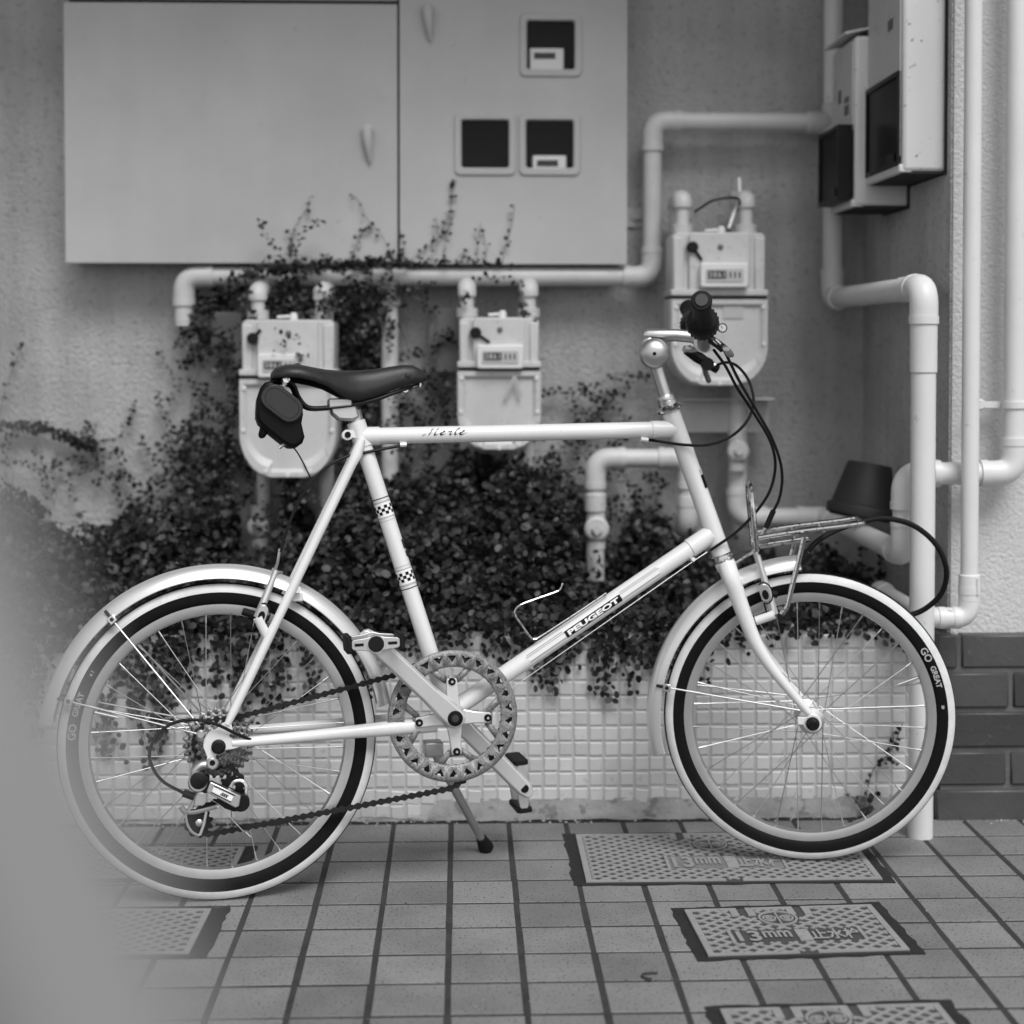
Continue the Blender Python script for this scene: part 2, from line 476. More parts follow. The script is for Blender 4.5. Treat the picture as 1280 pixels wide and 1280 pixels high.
# ---------------- water meter covers set in the pavement
def cover(corners, mort, label, txt, notch=(), group='cast meter covers in the pavement', faint=False):
    """corners: plate TL, TR, BR, BL on the ground; mort: margins left, right, far, near in metres"""
    TL, TR, BR, BL = [at_z(x, y, 0.0) for x, y in corners]
    cen = (TL + TR + BR + BL) / 4; cen.z = 0
    ex = ((TR - TL) + (BR - BL)).normalized(); ex.z = 0; ex.normalize(); ey = V((-ex.y, ex.x, 0))
    hw = ((TR - TL).length + (BR - BL).length) / 4; hd = ((TL - BL).length + (TR - BR).length) / 4
    t = thing('inspection_cover', label, 'cover', cen, group)
    ml, mr, mf, mn = mort[0] + .007, mort[1] + .007, mort[2] + .009, mort[3] + .004
    poly = []
    def edge(a, b, k):
        for i in range(k):
            f = i / k; x = a[0] + (b[0] - a[0]) * f; y = a[1] + (b[1] - a[1]) * f
            poly.append((x + random.uniform(-.0028, .0028), y + random.uniform(-.0028, .0028)))
    A, B, D, E = (-hw - ml, -hd - mn), (hw + mr, -hd - mn), (hw + mr, hd + mf), (-hw - ml, hd + mf)
    edge(A, B, 18); edge(B, D, 13); edge(D, E, 18); edge(E, A, 13)
    b = MB(); b.prism(cen, ex, ey, ZA, poly, -0.01, 0.0014); b.build('mortar_bed', 'dark_mortar', t)
    b = MB(); b.prism(cen, ex, ey, ZA, rrect(hw, hd, .004), -0.01, 0.0034); b.build('plate', 'cover_plate', t)
    z1 = 0.0054
    b = MB(); e = 0.011
    def bar(x0, x1, y0, y1): b.fbox(cen + ex * ((x0 + x1) / 2) + ey * ((y0 + y1) / 2) + ZA * (z1 / 2), ex, ey, ZA, (x1 - x0) / 2, (y1 - y0) / 2, z1 / 2)
    bar(-hw + .001, -hw + e, -hd + .001, hd - .001); bar(hw - e, hw - .001, -hd + .001, hd - .001)
    bar(-hw + e, -0.014, -hd + .001, -hd + e * .8); bar(0.014, hw - e, -hd + .001, -hd + e * .8)
    xs = [-hw + e] + [q for nx in notch for q in (nx - .007, nx + .007)] + [hw - e]
    for k in range(0, len(xs), 2): bar(xs[k], xs[k + 1], hd - e * .8, hd - .001)
    for nx in notch:
        bar(nx - .019, nx - .007, hd - .034, hd - e * .8); bar(nx + .007, nx + .019, hd - .034, hd - e * .8)
    b.build('rim', 'cover_ridge', t)
    # diamond lattice of raised bars, left out under the lettering and the emblem
    b = MB(); iw, ih = hw - e, hd - e * .8
    tw = 0.104; ty0, ty1 = -hd * .52, hd * .02
    ecx, ecy, er = -0.012, hd * .50, 0.033
    def ok(x, y):
        if abs(x) > iw or abs(y) > ih: return False
        if txt and abs(x) < tw and ty0 < y < ty1: return False
        if txt and math.hypot((x - ecx), (y - ecy)) < er: return False
        for nx in notch:
            if abs(x - nx) < .02 and y > hd - .036: return False
        return True
    sp = 0.0172; ang = R(40)
    for sgn in (1, -1):
        d = (math.cos(ang), sgn * math.sin(ang)); nrm = (-d[1], d[0])
        k = -60
        while k < 60:
            off = k * sp; seg0 = None; t_ = -0.5
            while t_ <= 0.5:
                x = nrm[0] * off + d[0] * t_; y = nrm[1] * off + d[1] * t_
                if ok(x, y):
                    if seg0 is None: seg0 = t_
                    last = t_
                elif seg0 is not None:
                    L = (last - seg0) / 2
                    if L > .002:
                        mid = (last + seg0) / 2
                        c = cen + ex * (nrm[0] * off + d[0] * mid) + ey * (nrm[1] * off + d[1] * mid) + ZA * (0.0048 / 2 + .0002 * sgn)
                        b.fbox(c, ex * d[0] + ey * d[1], ex * nrm[0] + ey * nrm[1], ZA, L, .0028, .0024)
                    seg0 = None
                t_ += 0.002
            k += 1
    b.build('lattice', 'cover_ridge', t)
    if txt:
        for sx in (-1, 1):
            b = MB(); b.fbox(cen + ex * (sx * tw * .97) + ey * ((ty0 + ty1) / 2) + ZA * .0028, ex, ey, ZA, .0028, (ty1 - ty0) / 2, .0026); b.build('text_border', 'cover_ridge', t)
        b = MB(); b.fbox(cen + ex * .010 + ey * ((ty0 + ty1) / 2) + ZA * .0027, ex, ey, ZA, .010, (ty1 - ty0) * .42, .0026)
        b.build('text_block', 'cover_ridge', t)
        tH = ty1 - ty0
        if faint:
            b = MB(); b.fbox(cen + ey * ((ty0 + ty1) / 2) + ZA * .0021, ex, ey, ZA, tw * .94, tH * .49, .0016); b.build('mid_tone_panel', 'cover_mid', t)  # mid-tone panel added under the lettering, faint because of its shallow angle
        for s_, cx, w_, h_, dy in (('13', -.074, .036, .80, 0), ('mm', -.030, .044, .52, .10), ('止水栓', .060, .078, .80, 0)):
            vs, fs, tw_, th_ = text2d(s_, .04, .0011)
            if vs:
                b = MB(); b.add([cen + ex * (cx + a * w_ / tw_) + ey * ((ty0 + ty1) / 2 + tH * dy + q * tH * h_ / th_) + ZA * .0052 for a, q in vs], fs)
                b.build('lettering', 'cover_ridge', t, fixn=False)
        b = MB(); ec = cen + ex * ecx + ey * ecy
        b.rev(ec, ex, ey, ZA, [(er * .93, .0), (er * .93, .0056), (er * .82, .0056), (er * .82, 0)], 32)
        for sx in (-1, 1):
            c2 = ec + ex * (sx * er * .42)
            for rr in (.34, .16):
                b.rev(c2, ex, ey, ZA, [(er * rr, .0), (er * rr, .0056), (er * (rr - .09), .0056), (er * (rr - .09), 0)], 20)
        b.fbox(ec + ZA * .003, ex, ey, ZA, .0016, er * .7, .0026)
        b.build('emblem', 'cover_ridge', t)
    return t
cover([(719, 1046), (1068, 1043), (1093, 1102), (732, 1106)], (.014, .012, .006, .003), 'long cast cover under the front wheel against the mosaic planter', True, (-.06,), faint=True)
cover([(858, 1140.5), (1094, 1134), (1133, 1191), (881, 1199)], (.012, .013, .009, .004), 'cast cover reading 13mm lying between two other covers', True, (-.062, .028))
cover([(901, 1265), (1175, 1258), (1226, 1325), (928, 1334)], (.012, .014, .009, .006), 'cast cover farthest from the planter in the row of three covers', True, (-.062, .030))
cover([(30, 1140), (265, 1139.5), (237.5, 1195.5), (-25, 1197)], (.012, .020, .008, .005), 'cast cover in front of the rear wheel beside the barrier', False)
cover([(80, 1062.5), (305, 1061.5), (291, 1100), (50, 1101)], (.012, .014, .008, .005), 'cast cover behind the rear wheel close to the planter', False, (-.03,))

# ================================================================== THINGS ON THE WALL
# ---------------- steel meter cabinet
YC = 3.555
def cx_(x, Y=YC): return at_y(x, 300, Y).x
def cz_(y, Y=YC): return at_y(640, y, Y).z
cab = thing('meter_cabinet', 'large painted steel meter cabinet with three small glazed windows on the stucco wall', 'cabinet', (cx_(430), YC + 0.1, cz_(330)))
ZT = 2.02
x0, x1, xm = cx_(81), cx_(783.5), cx_(498.5)
zb = cz_(330)
m = MB()
m.box(x0 + .004, x1 - .004, YC + .070, YB - .001, zb + .006, ZT - .004)
for bx in ((x0 + .004, x0 + .010, zb + .006, ZT - .004), (x1 - .010, x1 - .004, zb + .006, ZT - .004), (x0 + .010, x1 - .010, zb + .006, zb + .012), (x0 + .010, x1 - .010, ZT - .010, ZT - .004)):
    m.box(bx[0], bx[1], YC + .0125, YC + .070, bx[2], bx[3])
m.build('body', 'cabinet', cab)
m = MB(); m.box(xm - .02, xm + .02, YC + .0135, YC + .016, zb + .013, ZT - .011); m.build('door_gap', 'dark_gap', cab)
m = MB(); m.box(x0 + .011, xm - .021, YC + .0135, YC + .016, cz_(9), cz_(-1)); m.build('door_gap', 'dark_gap', cab)
m = MB(); m.box(x0, xm - .0025, YC, YC + .012, zb, cz_(6)); d1 = m.build('door', 'cabinet', cab, bevel=.002)
m = MB(); m.box(x0, xm - .0025, YC, YC + .012, cz_(2), ZT); m.build('door', 'cabinet', cab, bevel=.002)
# right door with three openings
wins = [(577, 636, 150.5, 210), (657.5, 716.5, 150.5, 210), (658.5, 718, 26, 86.5)]
holes = [(cx_(a), cx_(b), cz_(d), cz_(c)) for a, b, c, d in wins]
xs = sorted({xm + .0025, x1} | {h[0] for h in holes} | {h[1] for h in holes})
zs = sorted({zb, ZT} | {h[2] for h in holes} | {h[3] for h in holes})
m = MB()
def inhole(a, b):
    return any(h[0] - 1e-6 < a < h[1] + 1e-6 and h[2] - 1e-6 < b < h[3] + 1e-6 for h in holes)
for a, b in zip(xs[:-1], xs[1:]):
    for c, d in zip(zs[:-1], zs[1:]):
        if not inhole((a + b) / 2, (c + d) / 2):
            m.add([(a, YC, c), (b, YC, c), (b, YC, d), (a, YC, d)], [(0, 1, 2, 3)])
for a, b, c, d in [(xm + .0025, x1, zb, ZT)] + holes:
    m.add([(a, YC, c), (b, YC, c), (b, YC, d), (a, YC, d), (a, YC + .007, c), (b, YC + .007, c), (b, YC + .007, d), (a, YC + .007, d)],
          [(0, 1, 5, 4), (1, 2, 6, 5), (2, 3, 7, 6), (3, 0, 4, 7)])
d2 = m.build('door', 'cabinet', cab, fixn=False)
for k, (a, b, c, d) in enumerate(holes):
    wc = V(((a + b) / 2, YC, (c + d) / 2)); hw, hh = (b - a) / 2, (d - c) / 2
    o_, i_ = rrect(hw + .0165, hh + .0165, .013), rrect(hw, hh, .006)
    m = MB(); n = len(o_)
    P = lambda q, y: [wc + V((u, y, v)) for u, v in q]
    vs = P(o_, 0) + P(rrect(hw + .0145, hh + .0145, .012), -.006) + P(rrect(hw + .003, hh + .003, .007), -.006) + P(i_, -.002) + P(i_, .006)
    m.add(vs, [(r_ * n + i, r_ * n + (i + 1) % n, (r_ + 1) * n + (i + 1) % n, (r_ + 1) * n + i) for r_ in range(4) for i in range(n)])
    wf = m.build('window', 'cabinet', cab, sharp=25)
    m = MB(); m.box(a - .001, b + .001, YC + .0055, YC + .0065, c - .001, d + .001); m.build('pane', 'pane_glass', wf)
    m = MB()      # dark niche behind the glass
    for bx in ((a - .012, b + .012, YC + .060, YC + .063, c - .012, d + .012),): m.box(*bx)
    m.build('niche', 'window_dark', wf)
    if k:
        lw = .4 * (b - a); lx = a + .10 * (b - a) if k == 2 else a + .18 * (b - a)
        zt_ = c + (.46 if k == 2 else .28) * (d - c)
        m = MB(); m.box(lx - .004, lx + lw * 1.7, YC + .009, YC + .058, c - .01, zt_)
        mt = m.build('dial_plate', 'print_white', wf, bevel=.003)
        m = MB(); m.box(lx + .006, lx + lw * 1.25, YC + .0075, YC + .0095, zt_ - .024, zt_ - .011); m.build('number_strip', 'digits', wf)
# teardrop handles
for hxp, hyp in ((459.5, 165), (535, 13)):
    c = V((cx_(hxp), YC, cz_(hyp)))
    m = MB()
    m.lathe(c + V((0, -.004, 0)), (0, -1, 0), [(.015, -.004), (.015, .001), (.012, .003)], 20)
    hd_ = m.build('handle', 'cabinet', d1 if hxp < 500 else d2)
    m = MB()
    m.tube([c + V((0, -.012, .004)), c + V((.001, -.016, -.012)), c + V((.004, -.015, -.045)), c + V((.007, -.008, -.070))], [.0115, .0115, .0070, .003], 12, flat=(.7, 1))
    m.build('lever', 'cabinet', d1 if hxp < 500 else d2)

# ---------------- pipes: straight lengths, elbows and sockets are parts of each run
def pipe_run(t, pts, r, mt, er=1.14, bend=.036, sockets=True, start=True, end=True):
    pts = [V(p) for p in pts]; n = len(pts)
    ends = []
    prev = pts[0]
    for i in range(1, n):
        a = prev; b = pts[i]
        d = (b - pts[i - 1]).normalized()
        stop = b if i == n - 1 else b - d * bend
        m = MB(); m.tube([a, stop], r, 16); m.build('pipe', mt, t)
        if i < n - 1:
            d2 = (pts[i + 1] - b).normalized()
            p0 = b - d * bend; p1 = b + d2 * bend
            path = [p0 - d * .026, p0]
            for k in range(1, 9):
                s = k / 8
                path.append((1 - s) ** 2 * p0 + 2 * s * (1 - s) * b + s * s * p1)
            path.append(p1 + d2 * .026)
            m = MB(); m.tube(path, r * er, 18)
            if sockets:
                m.tube([p0 - d * .030, p0 - d * .016], r * er * 1.06, 18); m.tube([p1 + d2 * .016, p1 + d2 * .030], r * er * 1.06, 18)
            m.build('elbow', mt, t)
            prev = p1
def socket(t, p, d, r, L, mt): 
    m = MB(); d = V(d).normalized(); m.tube([p - d * L / 2, p + d * L / 2], r, 18); return m.build('socket', mt, t, bevel=.002)
YG = 3.585
G = lambda x, y, Y=YG: at_y(x, y, Y)
PR = .0212
XF = at_y(1155, 358, 2.872).x
gp = thing('gas_pipe', 'white gas supply pipe running under the cabinet, up, over and down to the pavement', 'pipe', G(815, 346), 'white painted gas pipes')
c1 = G(1043, 153); XC = XF
top = V((XC, YG, ZT + .3)); mid = V((XC, YG, c1.z)); low = V((XC, YG, G(1043, 373).z)); fro = V((XC, 2.872, low.z)); gnd = V((XC, 2.872, 0))
hz = G(815, 346).z
pts = [G(230, 402), V((G(230, 346).x, YG, hz)), V((G(815, 346).x, YG, hz)), V((G(815, 346).x, YG, c1.z)), mid]
pts[0].x = pts[1].x
pipe_run(gp, pts, PR, 'pipe')
pipe_run(gp, [top, low, fro, gnd], .0225, 'pipe_front')
socket(gp, mid, (0, 0, 1), PR * 1.2, .085, 'pipe'); socket(gp, mid - V((.035, 0, 0)), (1, 0, 0), PR * 1.18, .05, 'pipe')
tee = V((G(487, 346).x, YG, hz))
socket(gp, tee, (1, 0, 0), PR * 1.2, .075, 'pipe'); socket(gp, tee - ZA * .028, (0, 0, 1), PR * 1.2, .075, 'pipe')
m = MB(); m.tube([tee, V((tee.x, YG, .33))], PR * .92, 16); m.build('pipe', 'pipe', gp)
socket(gp, pts[0] + ZA * .004, (0, 0, 1), PR * .95, .03, 'pipe')
socket(gp, V((XC, 2.872, fro.z - .10)), (0, 0, 1), .0245, .11, 'pipe_front')
socket(gp, V((XC, 2.96, fro.z)), (0, 1, 0), .0245, .10, 'pipe_front')
# wall clip behind the riser
b = G(795, 272, YB - .002)
m = MB(); m.box(b.x - .022, b.x + .03, YB - .006, YB, b.z - .022, b.z + .022); m.lathe(V((b.x - .006, YB - .006, b.z)), (0, -1, 0), [(.008, 0), (.006, .004)], 12)
m.box(b.x - .002, b.x + .055, YB - .02, YB - .006, b.z - .004, b.z + .004)
m.build('clip', 'pipe', gp)

def valve(t, p, r, mt):
    m = MB(); m.lathe(p + V((0, -.018, 0)), (0, -1, 0), [(r, -.012), (r, .004), (r * .8, .008)], 24)
    m.fbox(p + V((0, -.030, 0)), V((.8, 0, .6)), YA, V((-.6, 0, .8)), r * .32, .007, r * .32)
    m.tube([p - ZA * .045, p + ZA * .045], r * .78, 14)
    return m.build('valve', mt, t)

# ---------------- gas meters
def gas_meter(xl_, xr_, yt, ys, yb, label, Yf, cover_px, counter, cap, full=True):
    A = lambda x, y, Y=Yf: at_y(x, y, Y)
    xa, xb = A(xl_, ys).x, A(xr_, ys).x; w2 = (xb - xa) / 2; xc = (xa + xb) / 2
    zt, zs_, zb_ = A(640, yt).z, A(640, ys).z, A(640, yb).z
    Yb = Yf + .125
    t = thing('gas_meter', label, 'gas meter', (xc, Yf + .06, zb_), 'gas meters on the wall')
    O = V((xc, Yf, zs_))
    # upper housing with a stepped face
    h = (zt - zs_) / 2
    m = MB(); m.prism(O + ZA * (h + .004), XA, ZA, YA, rrect(w2 * .945, h - .002, .012), .012, .125)
    up = m.build('upper_housing', 'meter', t, bevel=.003)
    m = MB(); m.prism(O + ZA * (h + .006), XA, ZA, YA, rrect(w2 * .62, h - .004, .008), 0.0, .014)
    m.box(xc - w2 * .93, xc - w2 * .72, Yf + .006, Yf + .014, zs_ + .014, zt - .008); m.box(xc + w2 * .72, xc + w2 * .93, Yf + .006, Yf + .014, zs_ + .014, zt - .008)
    m.build('front_rib', 'meter', up, bevel=.003)
    m = MB(); m.box(xa + .001, xb - .001, Yf - .002, Yb, zs_ + .003, zs_ + .016); m.build('flange', 'meter', t, bevel=.002)
    m = MB(); m.box(xa + .004, xb - .004, Yf + .004, Yb - .004, zs_ - .003, zs_ + .005); m.build('gasket', 'dark_gap', t)
    # lower housing, rounded below
    H = zs_ - .003 - zb_
    k = .42
    def outline(e):
        q = [(-w2 + e, -e), (-w2 + e, -H * (1 - k) + e * .4)]
        for i in range(1, 8):
            a = PI / 2 * i / 8
            q.append((-w2 + e + (w2 * .62) * (1 - math.cos(a)), -H * (1 - k) + e * .4 - (H * k - e * 1.4) * math.sin(a) ** 1.15))
        q.append((-w2 * .34, -H + e)); 
        return q + [(-x, y) for x, y in reversed(q)]
    O2 = V((xc, Yf, zs_ - .003))
    m = MB(); m.prism(O2, XA, ZA, YA, outline(0), .006, .120); lo = m.build('lower_housing', 'meter', t, bevel=.004)
    m = MB()
    o1, o2 = outline(.012), outline(.020); n = len(o1)
    vs = []
    for oo, d in ((outline(.002), .0065), (outline(.003), -.004), (o1, -.004), (o2, .004)):
        vs += [O2 + V((u, d, v)) for u, v in oo]
    m.add(vs, [(r_ * n + i, r_ * n + (i + 1) % n, (r_ + 1) * n + (i + 1) % n, (r_ + 1) * n + i) for r_ in range(3) for i in range(n)])
    m.add([O2 + V((u, .004, v)) for u, v in o2], [tuple(range(n))])
    m.build('front_cover', 'meter', lo, sharp=25)
    for u, v in ((-.88, -.10), (.88, -.10), (-.9, -.52), (.9, -.52), (-.45, -.93), (.45, -.93), (0, -.97)):
        m = MB(); m.lathe(O2 + V((u * w2, -.004, v * H)), (0, -1, 0), [(.005, 0), (.004, .003)], 10); m.build('bolt', 'meter_trim', lo)
    # faint moulded lettering on the cover
    # counter
    x0_, x1_, y0_, y1_ = counter
    cc = (A(x0_, y0_) + A(x1_, y1_)) / 2; cw = (A(x1_, y0_).x - A(x0_, y0_).x) / 2; ch = (A(x0_, y0_).z - A(x0_, y1_).z) / 2
    m = MB(); m.prism(cc, XA, ZA, YA, rrect(cw, ch, .006), -.020, .01); ct = m.build('counter', 'meter_trim', t, bevel=.003)
    m = MB(); m.prism(cc, XA, ZA, YA, rrect(cw * .78, ch * .52, .003), -.022, -.0195); m.build('counter_face', 'print_grey', ct)
    m = MB(); m.box(cc.x - cw * .70, cc.x + cw * .06, cc.y - .0235, cc.y - .0215, cc.z - ch * .26, cc.z + ch * .36); m.build('number_window', 'digits', ct)
    for q in range(4):
        vs, fs, _, _ = text2d(str((3, 8, 6, 1)[q]), ch * .62, .0002)
        m = MB(); m.add([V((cc.x - cw * .6 + cw * .19 * q + a, cc.y - .0240, cc.z + ch * .05 + v)) for a, v in vs], fs); m.build('digit', 'print_grey', ct, fixn=False)
    for q in range(3):
        m = MB(); m.box(cc.x + cw * (.20 + .19 * q), cc.x + cw * (.26 + .19 * q), cc.y - .0235, cc.y - .0215, cc.z - ch * .20, cc.z + ch * .26); m.build('digit', 'digits', ct)
    # black cap on its cord
    m = MB(); p = A(cap[0], cap[1]); p.y -= .002
    m.lathe(p, (0, -1, 0), [(.0125, -.01), (.0125, .004), (.009, .009)], 18)
    m.tube([p + V((0, -.004, 0)), A(cap[2], cap[3]) + V((0, -.003, 0))], .0032, 8)
    m.build('cap', 'black_plastic', t)
    m = MB(); m.lathe(A((xl_ + xr_) / 2 + 1, yt + (ys - yt) * .22) + V((0, -.001, 0)), (0, -1, 0), [(.006, -.002), (.006, .002), (.003, .004)], 12); m.build('screw', 'grey_box', t)
    m = MB(); q = V((xc - w2 * .25, Yf + .04, zt + .008)); m.tube([q, q + V((w2 * .3, 0, .002))], .0035, 8); m.lathe(q + V((w2 * .34, 0, -.002)), ZA, [(.009, -.006), (.009, .004), (.006, .012)], 12)
    m.build('level_screw', 'meter_trim', t)
    # unions and the supply pipes that rise behind the meter and turn down into it
    for px_ in cover_px:
        b = V((A(px_[0], yt).x, Yf + .062, zt)); 
        m = MB(); m.lathe(b, ZA, [(.019, -.004), (.019, .002), (.0235, .004), (.0235, .022), (.018, .024)], 20)
        m.build('union', 'meter', t)
        ze = A(640, px_[1], Yf + .06).z
        pth = spline([b + ZA * .015, V((b.x, Yf + .062, ze - .022)), V((b.x, Yf + .070, ze + .004)), V((b.x, YG - .01, ze + .004)), V((b.x, YG, ze - .03)), V((b.x, YG, px_[2]))], 6)
        m = MB(); m.tube(pth, [.0205 if p.z > ze - .014 else (.0148 if p.y < YG - .03 else .0165) for p in pth], 14); m.build('swan_neck', 'pipe', t)
    return t
YM = 3.43
gm1 = gas_meter(298, 421, 401, 471, 597, 'pale gas meter behind the saddle, half wrapped in creeper', YM, [(318, 367, .30), (400, 367, .30)], (323, 381, 442, 472), (316, 423, 326, 412))
gm2 = gas_meter(571, 677, 398, 461, 563, 'smallest pale gas meter, above the middle of the top tube', YM, [(584, 362, .33), (663, 362, .33)], (596, 654, 431, 461), (594.5, 416, 612, 428))
gm3 = gas_meter(838, 961, 291, 371, 483, 'pale gas meter behind the handlebar with a wire looped over it', YM, [(858, 251, .98), (939, 251, .52)], (874, 934, 329, 360), (865.5, 309, 877, 325))
for t, (x, y) in ((gm1, (324, 657)), (gm3, (921, 563))):
    valve(t, G(x, y, 3.55), .024, 'pipe')
# sticker and tag details
A = lambda x, y: at_y(x, y, YM - .006)
a, b = A(905, 378), A(930, 398)
m = MB(); m.box(a.x, b.x, YM + .0015, YM + .0035, b.z, a.z); m.build('sticker', 'print_grey', gm3)
m = MB()
for q in ((643, 470, 632, 497), (643, 470, 651, 496)): m.tube([A(q[0], q[1]) + V((0, -.008, 0)), A(q[2], q[3]) + V((0, -.002, 0))], .004, 6, flat=(.3, 1))
m.build('paper_tag', 'print_grey', gm2)
# bracket below the third meter
a, b = G(848, 497, 3.57), G(962, 541, 3.57)
m = MB(); m.box(a.x, b.x, 3.575, 3.585, b.z, a.z); m.box(a.x, b.x, 3.5, 3.575, a.z - .004, a.z)
m.build('bracket', 'meter', gm3, bevel=.002)
m = MB(); m.tube(spline([G(868, 265, 3.45), G(893, 250, 3.43), G(922, 248, 3.45), G(924, 262, 3.5)], 6), .0028, 7); m.build('wire', 'black_plastic', gm3)
m = MB(); m.tube([G(924, 222, 3.56), G(925, 246, 3.52), G(911, 285, 3.5)], .0035, 6, flat=(.4, 1)); m.build('cable_tie', 'print_white', gm3)

# house pipe with a valve left of the head tube
hp = thing('service_pipe', 'white looped pipe with round stopcock behind the head tube', 'pipe', G(745, 720), 'white painted gas pipes')
q0, q1, q2, q3 = G(744, 725, 3.50), G(744, 573, 3.50), G(860, 573, 3.50), G(860, 662, 3.50)
q0.x = q1.x; q2.z = q1.z; q3.x = q2.x
pipe_run(hp, [q0, q1, q2, q3, q3 + V((0, .10, 0))], .0205, 'pipe')
valve(hp, G(745, 660, 3.50), .027, 'pipe'); socket(hp, G(744, 628, 3.5), (0, 0, 1), .0245, .04, 'pipe')
socket(hp, V((q3.x, 3.5, q3.z + .05)), (0, 0, 1), .023, .05, 'pipe')
# outlet pipe from the third meter, round the corner and up the bay wall
op = thing('outlet_pipe', 'white pipe from the meter by the corner, round and up the bay wall', 'pipe', G(925, 650), 'white painted gas pipes')
YO = 2.944
r0 = G(922, 500, 3.575); r1 = G(922, 647, 3.575); r1.x = r0.x
XO = at_y(1130, 650, YO).x
zlo = r1.z; r2 = V((XO, 3.575, zlo)); r3 = V((XO, YO, zlo)); zhi = at_y(1130, 592, YO).z; r4 = V((XO, YO, zhi)); xr_ = at_y(1268, 592, YO).x
pipe_run(op, [r0, r1, r2, r3, r4, V((xr_, YO, zhi)), V((xr_, YO, 2.4))], .0212, 'pipe_front')
m = MB(); q = V((xr_, YO, at_y(1268, 506, YO).z)); m.tube([q - ZA * .006, q + ZA * .006], .0245, 18)
m.fbox(q - V((.045, -.02, 0)), XA, YA, ZA, .025, .006, .006); m.lathe(q - V((.062, -.012, 0)), (0, -1, 0), [(.011, 0), (.008, .006)], 12); m.build('clip', 'pipe_front', op)
# drain pipe
YD = 2.895
dp = thing('drain_pipe', 'thin white downpipe with an elbow just above the brick plinth', 'pipe', at_y(1212, 770, YD))
xd = at_y(1214, 400, YD).x; zd = at_y(1207, 772, YD).z
pipe_run(dp, [V((xd, YD, 2.4)), V((xd, YD, zd)), V((xd - .075, YD, zd)), V((xd - .075, 3.25, zd)), V((xd - .075, 3.25, .28))], .0158, 'pipe_front', er=1.2, bend=.028)
socket(dp, V((xd, YD, zd + .055)), (0, 0, 1), .0192, .05, 'pipe_front')
m = MB(); m.tube([V((xd + .010, YD - .018, zd + .075)), V((xd + .010, YD - .018, zd + .045))], .003, 6); m.build('lug', 'pipe_front', dp)

# small wall boxes behind the meters
def wallbox(px0, px1, y0, y1, Y, label, mt):
    a, b = at_y(px0, y0, Y), at_y(px1, y1, Y)
    t = thing('junction_box', label, 'box', ((a.x + b.x) / 2, YB, b.z))
    m = MB(); m.box(a.x, b.x, Y + .006, YB - .001, b.z, a.z); m.build('case', mt, t, bevel=.004)
    m = MB(); m.box(a.x - .003, b.x + .003, Y, Y + .0055, b.z - .003, a.z + .003); m.build('lid', mt, t, bevel=.003)
    return t
wallbox(538, 575, 387, 464, 3.59, 'dark grey box on the wall beside the smallest gas meter', 'grey_box')
wallbox(265, 301, 392, 470, 3.60, 'grey box on the wall beside the meter wrapped in creeper', 'stucco_dark')

# ---------------- electricity meter boxes on the return wall
def emeter(xl_, ya, yb, z0, z1, label, win, lid):
    """xl_: left face plane; ya..yb near and far; z0..z1"""
    t = thing('electricity_meter', label, 'electricity meter', (XR - .005, (ya + yb) / 2, z0))
    m = MB(); m.box(xl_, XR - .0045, ya, yb, z0, z1); bd = m.build('case', ['box_metal'], t, bevel=.008, seg=3)
    m = MB(); m.box(xl_ - .003, xl_ + .0, ya + .012, yb - .010, z0 + .03, z1 - .01); m.build('front_plate', 'box_front', t, bevel=.001)
    w0, w1, wz0, wz1, dep = win
    m = MB(); m.box(xl_ - dep, xl_ + .012, w0 + .008, w1 - .008, wz0 + .008, wz1 - .008); wn = m.build('window', 'dark_glass', t, bevel=.002)
    m = MB(); f = .010
    for bx in ((w0, w1, wz0, wz0 + f), (w0, w1, wz1 - f, wz1), (w0, w0 + f, wz0 + f, wz1 - f), (w1 - f, w1, wz0 + f, wz1 - f)):
        m.box(xl_ - dep - .004, xl_ - .0035, bx[0], bx[1], bx[2], bx[3])
    m.build('window_frame', 'black_plastic', wn, bevel=.001)
    m = MB(); m.box(xl_ - dep - .003, xl_ - dep + .004, w0 + .03, w0 + .09, wz0 + .010, wz0 + .028); m.build('window_latch', 'black_plastic', wn)
    m = MB(); m.box(xl_ - .006, xl_ + .02, ya + .003, yb - .002, z0 - .002, z0 + .014); m.build('drip_sill', 'box_metal', t, bevel=.003)
    if lid:
        m = MB(); m.wprism([V((xl_ - .022, ya - .004, z1 + .002)), V((XR - .006, ya - .004, z1 + .030)), V((XR - .006, ya - .004, z1 + .034)), V((xl_ - .022, ya - .004, z1 + .006))], V((0, yb - ya + .008, 0)))
        m.build('lid', 'box_metal', t)
    # printed marks on the front plate
    for (py, pz, a, b) in ((.30, .72, .018, .006), (.30, .60, .018, .010), (.62, .80, .012, .014)):
        yy = ya + (yb - ya) * py; zz = z0 + (wz1 - z0) + (z1 - wz1) * (pz - .4)
        m = MB(); m.box(xl_ - .0042, xl_ - .0032, yy - a, yy + a, zz - b, zz + b); m.build('nameplate', 'grey_box', t)
    m = MB(); m.box(xl_ + .004, XR - .006, ya + .005, yb - .004, z0 - .0035, z0 + .002); m.build('base_plate', 'rust_plate', t)
    m = MB(); m.box(XR - .009, XR - .0044, ya - .0035, yb + .003, z0 - .006, z1 - .002); m.build('back_plate', 'dark_gap', t)
    return t
